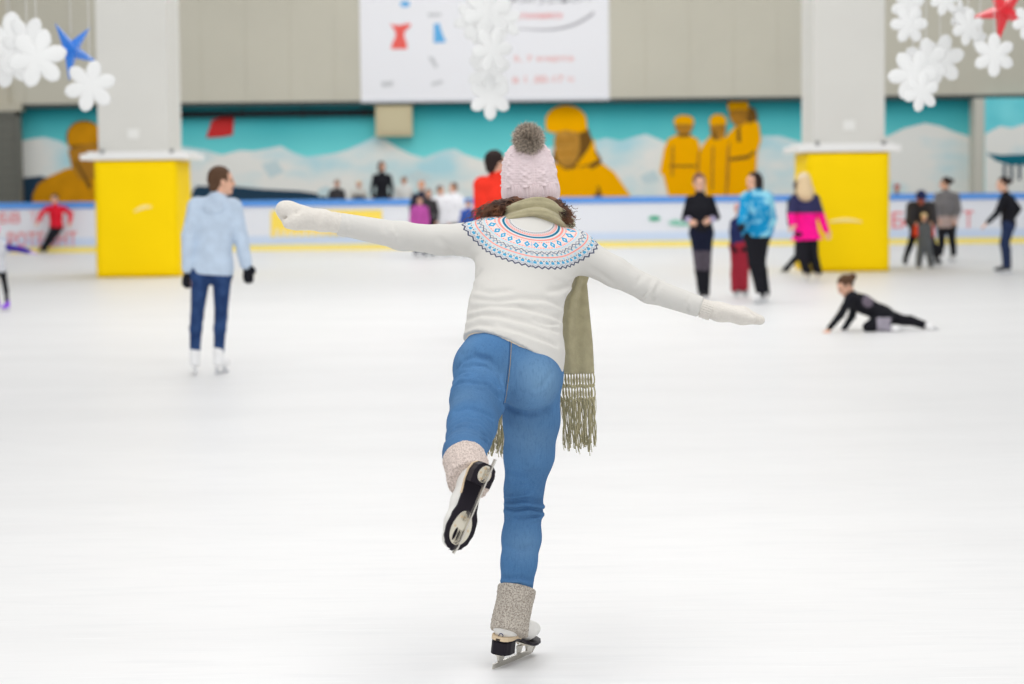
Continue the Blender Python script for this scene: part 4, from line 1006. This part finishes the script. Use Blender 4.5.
sp = [cap(lowp, pel, .172, .160, FB, .03), cap(pel, waist, .160, .146, FB, .05), cap(waist, chest, .146, .158, FB, .05), cap(chest, upch, .158, .105, FB, .05),
      cap(W3(496, 238, .205), W3(570, 249, .205), .066, .066, None, .05),
      cap(shL, W3(440, 240, .185), +.064, .049, None, .05), cap(W3(440, 240, .185), elL, .049, .0465, None, .02), cap(elL, W3(330, 222, .15), .0465, .0365, None, .02),
      cap(shR, W3(615, 272, .185), .062, .049, None, .05), cap(W3(615, 272, .185), elR, .049, .043, None, .02), cap(elR, W3(712, 311, .15), .043, .034, None, .02),
      cap(upch, W3(531, 226, .26), .09, .075, None, .04)]
cL = W3(338.5, 224, .15); cR = W3(701, 307.5, .15)
SF = [folds(W3(545, 318, -.07), (.12, 0, 1), .085, .034, .0065, .5, .1), folds(W3(505, 322, -.08), (.05, 0, 1), .11, .045, .004, .2, .1), folds(W3(552, 340, -.06), (.2, 0, 1), .06, .03, .005, .9, .2),
      folds(W3(480, 300, .0), (-.3, 0, 1), .08, .045, .004, .1), folds(W3(395, 236, .12), (1, 0, .25), .06, .035, .0035, .3), folds(W3(350, 227, .11), (1, 0, .1), .045, .02, .003, .3), folds(W3(647, 286, .12), (.75, 0, -.7), .05, .028, .0045, .2),
      folds(W3(692, 304, .11), (.9, 0, -.4), .045, .018, .003, .2), folds(W3(566, 285, .04), (.5, 0, .8), .06, .035, .004, .2), folds(W3(465, 262, .12), (-.6, 0, .8), .06, .035, .004, .6)]
def yr(v):
    d = v-YN; q = 1.8; out = (np.abs(.785*(d@e1))**q+np.abs(.95*(d@ta))**q+(1.2*np.maximum(0, .105-d@bn))**q)**(1/q)
    return (.220-out)/(.220-.084)
e1 = X1; e2 = nrm(np.cross(ta, e1))
def ya(v):
    d = v-YN; return (np.arctan2(d@ta, d@e1)/(2*PI)+1.25) % 1.0
cutsS = mods(half(Hc, hn), cut_local(cL, nrm(elL-wrL), .09), cut_local(cR, nrm(elR-wrR), .09))
SC = creases(sp, mods(*SF, cutsS), [([(468, 319), (482, 315), (497, 316), (523, 322), (557, 331)], .007, .007, .9), ([(470, 310), (490, 306), (517, 307), (541, 313), (560, 319)], .007, .007, .9), ([(473, 298), (497, 302), (520, 299), (545, 300), (562, 307)], .007, .005, .8), ([(500, 327), (520, 332), (545, 341), (556, 346)], .006, .006, .8), ([(466, 330), (478, 325), (492, 327)], .006, .005, .7),
    ([(535, 322), (548, 325), (558, 324)], .005, .006, .9), ([(474, 290), (490, 293), (510, 291)], .007, .004, .7), ([(548, 292), (560, 290), (572, 284)], .007, .005, .7), ([(480, 272), (474, 280), (472, 288)], .006, .004, .6),
    ([(652, 281), (649, 289), (643, 297)], .005, .006, .9), ([(660, 284), (656, 292), (652, 300)], .005, .004, .8), ([(640, 277), (636, 286)], .005, .003, .6), ([(690, 296), (688, 306), (686, 313)], .004, .004, .8), ([(391, 221), (395, 232), (393, 243)], .005, .004, .8), ([(382, 219), (384, 231)], .005, .003, .7), ([(346, 214), (348, 226), (346, 236)], .004, .004, .8), ([(440, 240), (452, 250), (462, 260)], .008, .003, .6), ([(590, 268), (603, 276), (615, 285)], .008, .003, .6)])
sweater = iso('sweater', sp, .0062, sweater_mat(), girl, mod=mods(*SF, SC, cutsS), attrs={'yoke_r': yr, 'yoke_a': ya})
# hem band following the lower edge
hb = iso('hem_band', [cap(lowp, pel, .1735, .1615, FB, .03)], .0062, mat('hem_cream', (226, 212, 192), rough=.9), girl, mod=mods(half(Hc+A(hn)*-.004, hn), half(Hc+A(hn)*.008, -A(hn))))
# mittens
mit = mat('mitten_cream', (222, 217, 209), rough=.95, noise=.05, nscale=70, bump=.6, bscale=140, sheen=.3)
def mitten_cuff(c, w, e, r, n_):
    d = nrm(e-w); n = 96; u = nrm(np.cross(d, (0, 1, 0))); v_ = np.cross(d, u); vs = []; fs = []; mb = MB()
    for i in range(9):
        for k in range(n):
            w_ = 2*PI*k/n; rr = r+.0014*math.cos(24*w_)+.001*math.sin(i*2.4)
            vs.append(c+d*(.012-.0045*i)+(u*math.cos(w_)+v_*math.sin(w_))*rr)
    for i in range(8):
        for k in range(n): fs.append((i*n+k, (i+1)*n+k, (i+1)*n+(k+1) % n, i*n+(k+1) % n))
    mb.add(vs, fs); return mb
for q, pr_, mo_ in (('L', [cap(W3(348, 225.5, .15), W3(322, 220.5, .14), .0315, .0345, None, .02), cap(W3(322, 220.5, .14), W3(300, 217, .13), .0345, .037, None, .02), cap(W3(300, 217, .13), W3(288, 212, .12), .037, .034, None, .02),
               cap(W3(288, 211, .12), W3(283.5, 209, .11), .032, .0255, None, .02), cap(W3(308, 220, .12), W3(295, 222, .10), .026, .023, None, .025), cap(W3(295, 222, .10), W3(287.5, 224, .09), .022, .015, None, .018)],
               creases([cap(W3(348, 225.5, .15), W3(288, 211, .12), .035, .035)], None, [([(280, 216), (290, 219), (302, 222)], .005, .006, .5), ([(300, 210), (296, 214), (294, 218)], .005, .003, .5), ([(322, 212), (320, 222)], .005, .003, .6)])),
              ('R', [cap(W3(696, 306, .15), W3(720, 312, .15), .029, .030, None, .02), cap(W3(720, 312, .15), W3(742, 315.5, .14), .030, .029, None, .02), cap(W3(742, 315.5, .14), W3(760, 320, .13), .028, .017, None, .02),
               cap(W3(728, 312, .12), W3(744, 316.5, .10), .020, .017, None, .02), cap(W3(744, 316.5, .10), W3(753, 319, .09), .016, .012, None, .012)], folds(W3(712, 310, .11), (.95, 0, -.25), .045, .014, .002, .4))):
    mo = iso('mitten', pr_, .0055, mit, girl, mod=mo_)
    mc = (mitten_cuff(wrL, wrL, elL, .0335, 9) if q == 'L' else mitten_cuff(W3(705, 309, .15), wrR, elR, .0315, 9)).build('mitten_cuff', mit, smooth=True)
    mc.data.transform(Matrix.Translation(-org(mo))); mc.parent = mo
# beanie: ribbed cuff, cabled crown, fur pompom
hat_m = mat('knit_pink', (240, 222, 225), rough=.95, noise=.06, nscale=50, bump=.4, bscale=220, sheen=.3)
hb0 = W3(530.5, 190, .36); hz = nrm((-.055, -.10, 1)); hx = nrm(np.cross((0, 1, 0), hz)); hy = np.cross(hz, hx)
def lathe(name, prof, disp, mt_, parent, n=168, close=True):
    vs = []; fs = []; m = len(prof)
    for j, (r, z) in enumerate(prof):
        for i in range(n):
            a = 2*PI*i/n; rr = r+disp(a, j/(m-1), r)
            vs.append(hb0+hz*z+(hx*math.cos(a)+hy*math.sin(a))*rr)
    for j in range(m-1):
        for i in range(n): fs.append((j*n+i, j*n+(i+1) % n, (j+1)*n+(i+1) % n, (j+1)*n+i))
    mb = MB(); mb.add(vs, fs)
    if close: mb.f.append(tuple((m-1)*n+i for i in range(n))); mb.mi.append(0)
    return mb.build(name, mt_, parent, smooth=True)
hat = thing('bobble_hat', girl.location, None, None); hat.location = (0, 0, 0); hat.parent = girl
def crown_disp(a, v, r):
    w = min(1, r/.07)
    c = (a*9/(2*PI)) % 1                          # nine cable columns
    x = (c-.5)*2; tw = math.sin(v*34)
    rope = .005*max(0, 1-(abs(x-.28*tw)/.38)**2)+.005*max(0, 1-(abs(x+.28*tw)/.38)**2)*(.6+.4*math.cos(v*34))
    return (rope-.003*(abs(x) > .78)+.0012*math.sin(v*150))*w
prof = []
for j in range(72):
    v = j/71; th = v*PI/2
    prof.append((.0925*max(.02, math.cos(th))**.62+.002, .02+.148*math.sin(th)))
lathe('crown', prof, crown_disp, hat_m, hat)
def rib(a, v, r): return .0032*math.cos(a*44)*(.6 if v < .1 or v > .9 else 1)
pr = []
for j in range(22):
    v = j/21; pr.append((.0955+.0045*math.sin(v*PI)-.001*v, -.034+.062*v))
for j in range(5): pr.append((.0945-.004*(j+1), .028-.001*j))
lathe('ribbed_cuff', pr, rib, hat_m, hat, close=False)
pc = hb0+hz*.176+A((.004, -.055, 0))
fur = mat('fur_grey', (232, 220, 204), rough=.9, rgb2=(140, 128, 118), nscale=130, n_lo=.4, n_hi=.62)
mb = MB(); 
for i in range(5200):
    d = nrm(rng.normal(size=3)); q = nrm(rng.normal(size=3)); L = .0585*(1+rng.normal()*.09)
    t1 = nrm(np.cross(d, q)); dd = nrm(d+q*.25); b0 = pc+d*.012
    tip = pc+dd*L; w = .0011; mid = pc+d*L*.6+q*.003
    t2 = np.cross(d, t1)
    mb.add([b0+t1*w, b0-t1*w*.5+t2*w*.8, b0-t1*w*.5-t2*w*.8, mid+t1*w, mid-t1*w*.5+t2*w*.8, mid-t1*w*.5-t2*w*.8, tip], [(0, 1, 4, 3), (1, 2, 5, 4), (2, 0, 3, 5), (3, 4, 6), (4, 5, 6), (5, 3, 6)])
mb.build('pompom', fur, hat)

# scarf: folded wrap, hanging tail, fringe
scm = mat('scarf_olive', (176, 168, 136), rough=.95, noise=.12, nscale=40, bump=.6, bscale=180, sheen=.2)
sc = W3(536, 219.5, .27); sz = nrm(ta*.75+A((.13, 0, .5))); sx = nrm(np.cross((0, 1, 0), sz)); sy = np.cross(sz, sx)
vs = []; fs = []; nA, nB = 140, 96
for i in range(nA):
    a = 2*PI*i/nA
    rx, ry2 = .096+.006*math.sin(2*a+.5), .092
    lift = .012*math.cos(a-.5)+.010*math.sin(3*a)
    for j in range(nB):
        b = 2*PI*j/nB
        fold = .0085*math.sin(5*b+2.6*math.sin(a*1.0+.6)+1.2*math.sin(2*a))+.0055*abs(math.sin(6*b-3.2*math.sin(a+.3)))
        rr = .024+fold; hz_ = .044+fold*.6
        rad = -math.sin(b)*0+math.cos(b)*rr-.010*math.sin(b); zz = math.sin(b)*hz_
        vs.append(sc+(sx*math.cos(a)*(rx+rad)+sy*math.sin(a)*(ry2+rad))+sz*(zz+lift))
for i in range(nA):
    for j in range(nB): fs.append((i*nB+j, ((i+1) % nA)*nB+j, ((i+1) % nA)*nB+(j+1) % nB, i*nB+(j+1) % nB))
mb = MB(); mb.add(vs, fs); scarf = mb.build('scarf', scm, girl, smooth=True)
def tail(outl, dy, fold, name, nw=30, nh=40):
    """hanging cloth: outline rows (y, xl, xr) in photo pixels at one distance, folded in depth"""
    vs = []; fs = []
    for j in range(nh+1):
        v = j/nh*(len(outl)-1); k = min(int(v), len(outl)-2); f = v-k
        y, xl, xr = [outl[k][q]+(outl[k+1][q]-outl[k][q])*f for q in range(3)]
        for i in range(nw+1):
            u = i/nw; p = W3(xl+(xr-xl)*u, y, dy); p = p+A((0, fold(u, j/nh), 0)); vs.append(p)
    for j in range(nh):
        for i in range(nw): a = j*(nw+1)+i; fs.append((a, a+1, a+nw+2, a+nw+1))
    mb = MB(); mb.add(vs, fs); o = mb.build(name, scm, smooth=True); o.data.transform(Matrix.Translation(-org(scarf))); o.parent = scarf
    s_ = o.modifiers.new('thick', 'SOLIDIFY'); s_.thickness = .004; return o
fold1 = lambda u, v: (.16*(.34-u) if u < .34 else .05*(u-.34))+.006*math.sin(11*u+2*v)*min(1, v*3)
tail([(272, 575, 590), (284, 572, 586.5), (300, 562, 588), (320, 557.5, 590), (345, 556, 592.5), (374, 559, 594)], .20, fold1, 'scarf_tail')
fm_ = mat('fringe_olive', (184, 176, 142), rough=.95, noise=.12, nscale=60)
def fringe(x0, x1, y0, x0b, x1b, y1, dy, n, lattice, foldf):
    mb = MB()
    for i in range(n):
        u = (i+.5)/n; sgn = 1 if i % 2 else -1
        P = []; m = 22
        for j in range(m+1):
            v = j/m; xx = (x0+(x1-x0)*u)*(1-v)+(x0b+(x1b-x0b)*u)*v; yy = y0+(y1-y0)*v*(1+.05*math.sin(i*2.7)+.03*math.sin(i*7.1))
            dx = 0
            if v < lattice: dx = sgn*(x1-x0)/n*.95*abs(math.sin(v/lattice*PI*2))
            else: dx = .9*math.sin(3*v+i*1.7)*v
            P.append(W3(xx+dx, yy, dy)+A((0, foldf(u)+.006*math.sin(i*1.9)*v, 0)))
        mb.tube(P, [.0026 if j/m < lattice else .0030*(1-.5*j/m) for j in range(m+1)], 5)
        for z in (lattice*.5, lattice):
            j = int(z*m); c = P[j]
            mb.tube([c+A((0, 0, .006)), c, c-A((0, 0, .006))], [.003, .0052, .003], 5)
        if i % 1 == 0:
            Q = [p+A((.005*math.sin(q*.55+i*1.3), .005*math.cos(q*.5+i), 0))*(.4 if q < m*lattice else 1) for q, p in enumerate(P)]
            mb.tube(Q[int(m*lattice):], .0016, 4); 
            Q = [p+A((.006*math.sin(q*.42+i*2.9), .005*math.sin(q*.5+i*.7), -.001*q*(i % 3)*.3)) for q, p in enumerate(P)]
            mb.tube(Q[int(m*lattice):], .0014, 4)
    o = mb.build('fringe', fm_, smooth=True); o.data.transform(Matrix.Translation(-org(scarf))); o.parent = scarf
    return o
fringe(559.5, 594, 373, 564, 597, 447, .20, 24, .38, lambda u: fold1(u, 1))
# second tail hanging behind the legs
tail([(290, 494, 512), (340, 490, 510), (395, 489, 507)], .34, lambda u, v: .01*math.sin(9*u), 'scarf_tail', 12, 16)
fringe(489, 507, 394, 487, 505, 452, .34, 14, .35, lambda u: 0)

# hair
hm = mat('hair_curly', (134, 88, 58), rough=.45, spec=.4, rgb2=(52, 32, 26), nscale=26, n_lo=.35, n_hi=.7)
hair = iso('hair', [ell(hd-hu*.01, (.072, .078, .082), None, .02), cap(W3(512, 205, .27), W3(498, 210, .24), .026, .026, None, .03), cap(W3(498, 210, .24), W3(486, 215, .23), .026, .014, None, .03),
                    cap(W3(552, 205, .28), W3(566, 214, .25), .026, .022, None, .03), cap(W3(518, 205, .29), W3(547, 206, .29), .026, .026, None, .03)], .008, hm, girl)
mb = MB()
def curl(p0, p1, sag, turns, amp, r):
    P = []; m = 26; ph = random.uniform(0, 6.28)
    for j in range(m+1):
        v = j/m; p = p0*(1-v)+p1*v+A((0, 0, 1))*sag*math.sin(v*PI)
        a = ph+turns*2*PI*v; P.append(p+A((math.cos(a), math.sin(a)*.7, math.sin(a)))*amp*min(1, v*3+.2))
    mb.tube(P, [r*(1-.6*j/m) for j in range(m+1)], 4)
for i in range(150):
    u = random.random()
    p0 = W3(random.uniform(502, 526), random.uniform(199, 205), random.uniform(.21, .30)); p1 = W3(480+random.gauss(0, 7)+10*u, 216+random.gauss(0, 2.6), random.uniform(.17, .25))
    curl(p0, p1, random.uniform(-.002, .016), random.uniform(2.5, 5), random.uniform(.004, .009), random.uniform(.0012, .0026))
for i in range(110):
    p0 = W3(random.uniform(540, 560), random.uniform(199, 205), random.uniform(.22, .30)); p1 = W3(570+random.gauss(0, 4), 219+random.gauss(0, 5), random.uniform(.18, .25))
    curl(p0, p1, random.uniform(.0, .016), random.uniform(2.5, 5), random.uniform(.004, .009), random.uniform(.0012, .0024))
for i in range(60):
    p0 = W3(random.uniform(506, 554), random.uniform(199, 202), random.uniform(.24, .27)); p1 = p0+A((random.uniform(-.03, .01), -.02, -.02-random.random()*.015))
    curl(p0, p1, .0, 2, .005, .002)
cu = mb.build('curls', hm, smooth=True); cu.data.transform(Matrix.Translation(-org(hair))); cu.parent = hair

# leg warmers
lw = mat('knit_marl', (204, 196, 184), rough=.95, rgb2=(148, 138, 128), nscale=210, n_lo=.38, n_hi=.6, bump=.9, bscale=170)
lw2 = mat('knit_marl_pale', (222, 208, 200), rough=.95, rgb2=(176, 160, 152), nscale=210, n_lo=.36, n_hi=.56, bump=.9, bscale=170)
a, b = W3(516.8, 588, -.045), W3(509, 632.5, -.105)
d = nrm(a-b)
def knit(c, ax_, nrib, amp):
    u = nrm(np.cross(ax_, (0, 1, 0))); w = np.cross(ax_, u)
    def g(dd, X, Y, Z):
        x, y, z = X-c[0], Y-c[1], Z-c[2]
        an = np.arctan2(x*w[0]+y*w[1]+z*w[2], x*u[0]+y*u[1]+z*u[2]); t = x*ax_[0]+y*ax_[1]+z*ax_[2]
        return dd-amp*np.cos(an*nrib)*(.4+.6*np.cos(t*2*PI/.016))-.0015*np.sin(an*3+t*40)
    return g
iso('leg_warmer', [cap(a, b, .0605, .0635, None, .01), cap(a-d*.004, a-d*.012, .062, .062, None, .01)], .0048, lw, girl, mod=mods(knit(b, d, 17, .0022), half(a+d*.001, -d), half(b-d*.002, d+A((.06, 0, 0)))))
aL, bL = W3(464.8, 461, -.655), W3(470, 481, -.80)
dL = nrm(aL-bL)
iso('leg_warmer', [cap(aL, bL, .067, .066, None, .01)], .0048, lw2, girl, mod=mods(knit(bL, dL, 17, .0022), half(aL+dL*.004, -dL), half(bL-dL*.004, dL)))

# figure skates
bootm = mat('leather_white', (232, 230, 225), rough=.45, spec=.4, noise=.04, nscale=30); solem = mat('sole_black', (34, 30, 38), rough=.45); tanm = mat('welt_tan', (222, 200, 168), rough=.6); platem = mat('plate_cream', (226, 220, 204), metal=.25, rough=.35); chrome = mat('blade_chrome', (206, 202, 194), metal=.9, rough=.22)
def width(x):
    k = [(-.070, .0), (-.066, .018), (-.055, .028), (-.035, .033), (-.01, .032), (.03, .027), (.07, .030), (.105, .040), (.14, .043), (.17, .038), (.19, .027), (.203, .012), (.207, .0)]
    for (a, wa), (b, wb) in zip(k, k[1:]):
        if a <= x <= b: t = (x-a)/(b-a); t = t*t*(3-2*t) if wa and wb else math.sqrt(t) if not wa else 1-(1-math.sqrt(1-t)); return wa+(wb-wa)*t
    return 0
def sole_z(x): t = min(1, max(0, (x-.0)/.13)); return .100-.043*t*t*(3-2*t)
def figure_skate(M, top_):
    rt = M
    def put(mb_, name, mt_, parent, **k):
        me = mesh(mb_.v, mb_.f); me.polygons.foreach_set('material_index', mb_.mi)
        me.transform(rt)
        bm = bmesh.new(); bm.from_mesh(me); bmesh.ops.recalc_face_normals(bm, faces=bm.faces); bm.to_mesh(me); bm.free()
        return link(name, me, mt_, parent, **k)
    sk = thing('figure_skate', (0, 0, 0), None, None); sk.parent = girl
    sk.location = (rt @ Vector((0, 0, .1)))-girl.location
    pr = [ell((-.018, 0, .130), (.041, .033, .045), None, .02), cap((-.02, 0, .135), (.06, 0, .122), .037, .037, None, .025), cap((.06, 0, .122), (.125, 0, .096), .037, .038, (A((0, 0, 1)), .85), .02),
          cap((.125, 0, .096), (.172, 0, .090), .038, .031, (A((0, 0, 1)), .85), .02), cap((-.010, 0, .15), tuple(M.inverted() @ Vector(top_)), .038, .040, None, .03)]
    def cutsole(d, X, Y, Z):
        t = np.clip(X/.13, 0, 1); zs = .100-.043*t*t*(3-2*t); return np.maximum(np.maximum(d, (zs-Z)*.9), Z-.34)
    boot_ = iso('boot', pr, .005, bootm, sk, mod=cutsole, xf=rt)
    def slab(xs, z0f, z1f, wf):
        mb_ = MB(); n = len(xs); vs = []
        for x in xs:
            w = wf(x); vs += [(x, -w, z0f(x)), (x, w, z0f(x)), (x, w, z1f(x)), (x, -w, z1f(x))]
        fs = [(0, 1, 2, 3), (4*n-4, 4*n-1, 4*n-2, 4*n-3)]
        for i in range(n-1):
            for k in range(4): fs.append((4*i+k, 4*i+(k+1) % 4, 4*i+4+(k+1) % 4, 4*i+4+k))
        mb_.add(vs, fs); return mb_
    xs = [-.0695+.2760*(.5-.5*math.cos(PI*i/60)) for i in range(61)]
    put(slab(xs, lambda x: sole_z(x)-.009, lambda x: sole_z(x)+.001, lambda x: width(x)+.0015), 'sole', solem, sk, smooth=False)
    xw = [x for x in xs if x < .045]
    put(slab(xw, lambda x: sole_z(x)-.006, lambda x: sole_z(x)+.008, lambda x: width(x)+.0035), 'welt', tanm, sk, smooth=False)
    xh = [-.068+.066*(.5-.5*math.cos(PI*i/30)) for i in range(31)]
    put(slab(xh, lambda x: .046, lambda x: .088, lambda x: width(x)+.0010), 'heel', solem, sk, smooth=False)
    # blade with plates and stanchions
    mb_ = slab([-.088+.300*i/60 for i in range(61)], lambda x: .0012*((x-.05)/.12)**2+(.016*max(0, (x-.185)/.027)**1.5 if x > .185 else 0), lambda x: .019 if x < .17 else .019+.010*min(1, (x-.17)/.02), lambda x: .0021)
    for k in range(4): mb_.box((.192+.005*k, -.003, .004+.005*k), (.195+.005*k, .003, .014+.005*k))
    bl = put(mb_, 'blade', chrome, sk, smooth=False)
    mb_ = MB()
    def post(x0, x1, t0, t1, z0, z1):
        mb_.add([(x0, -.003, z0), (x1, -.003, z0), (x1, .003, z0), (x0, .003, z0), (t0, -.006, z1), (t1, -.006, z1), (t1, .006, z1), (t0, .006, z1)], [(0, 3, 2, 1), (4, 5, 6, 7), (0, 1, 5, 4), (1, 2, 6, 5), (2, 3, 7, 6), (3, 0, 4, 7)])
    for q_ in ((-.050, -.025, -.060, -.010, .016, .047), (.085, .100, .080, .112, .016, .047), (.150, .175, .140, .185, .018, .045)):
        mb_ = MB(); post(*q_); put(mb_, 'stanchion', chrome, sk, smooth=False)
    def plate(cx, rx, ry, z0, hole, nm):
        mb_ = MB(); n = 40
        outer = [(cx+rx*math.cos(2*PI*i/n), ry*(1+.12*math.cos(2*PI*i/n))*math.sin(2*PI*i/n)) for i in range(n)]
        inner = [(cx+hole[0]+hole[1]*math.cos(2*PI*i/n), hole[3]+hole[2]*math.sin(2*PI*i/n)) for i in range(n)]
        vs = [(x, y, z0(x)) for x, y in outer]+[(x, y, z0(x)) for x, y in inner]+[(x, y, z0(x)+.004) for x, y in outer]+[(x, y, z0(x)+.004) for x, y in inner]
        fs = []
        for i in range(n):
            j = (i+1) % n
            fs += [(i, j, n+j, n+i), (2*n+i, 3*n+i, 3*n+j, 2*n+j), (i, 2*n+i, 2*n+j, j), (n+i, n+j, 3*n+j, 3*n+i)]
        mb_.add(vs, fs); put(mb_, nm, platem, sk, smooth=False)
        for i in range(6):
            a = 2*PI*(i+.5)/6; x, y = cx+rx*.72*math.cos(a), ry*.72*math.sin(a)
            if math.hypot((x-cx-hole[0])/(hole[1]+.006), (y-hole[3])/(hole[2]+.006)) < 1: continue
            m2 = MB(); m2.tube([(x, y, z0(x)-.0015), (x, y, z0(x)+.002)], .0035, 8); put(m2, 'screw', tanm, sk, smooth=False)
    plate(.135, .052, .030, lambda x: sole_z(x)-.013, (.022, .020, .0055, .012), 'front_plate')
    plate(-.037, .026, .020, lambda x: .042, (.0, .006, .004, .0), 'rear_plate')
    return boot_
def frame(o, fd, dn):
    fd = Vector(fd).normalized(); z = -Vector(dn); z = (z-fd*z.dot(fd)).normalized(); y = z.cross(fd)
    M = Matrix((fd, y, z)).transposed().to_4x4(); M.translation = Vector(o); return M
hdir = Vector((math.sin(math.radians(28)), math.cos(math.radians(28)), 0))
pR = gnd(505, 665)
MR = frame(pR, hdir, Vector((-.14, 0, -1)))
zmin = 0.0
MR.translation.z = .002
bo = figure_skate(MR, W3(515, 603, -.055))
# raised skate: sole faces the camera, toe down
fdL = A(at(450, 545, Y0-.90))-A(at(484, 466, Y0-.86)); dnL = A((.26, -1, -.12))
ML = frame((0, 0, 0), fdL, dnL)
ML.translation = Vector(W3(467.5, 506, -.86))-(ML.to_3x3() @ Vector((.068, 0, .075)))
figure_skate(ML, W3(467, 471, -.73))
# small dark emblem on the standing boot's heel
BT = bvh(bo); P = []
for i in range(25):
    a = 2*PI*i/24; h = on(BT, 501.0+2.0*math.cos(a), 635.5+2.0*math.sin(a))
    if h[0] is not None: P.append(h[0]+h[1]*.0008)
if len(P) > 8:
    m = MB(); m.tube(P, .0014, 5); o = m.build('heel_emblem', mat('emblem_navy', (50, 60, 110)), smooth=True); o.data.transform(Matrix.Translation(-org(bo.parent))); o.parent = bo.parent
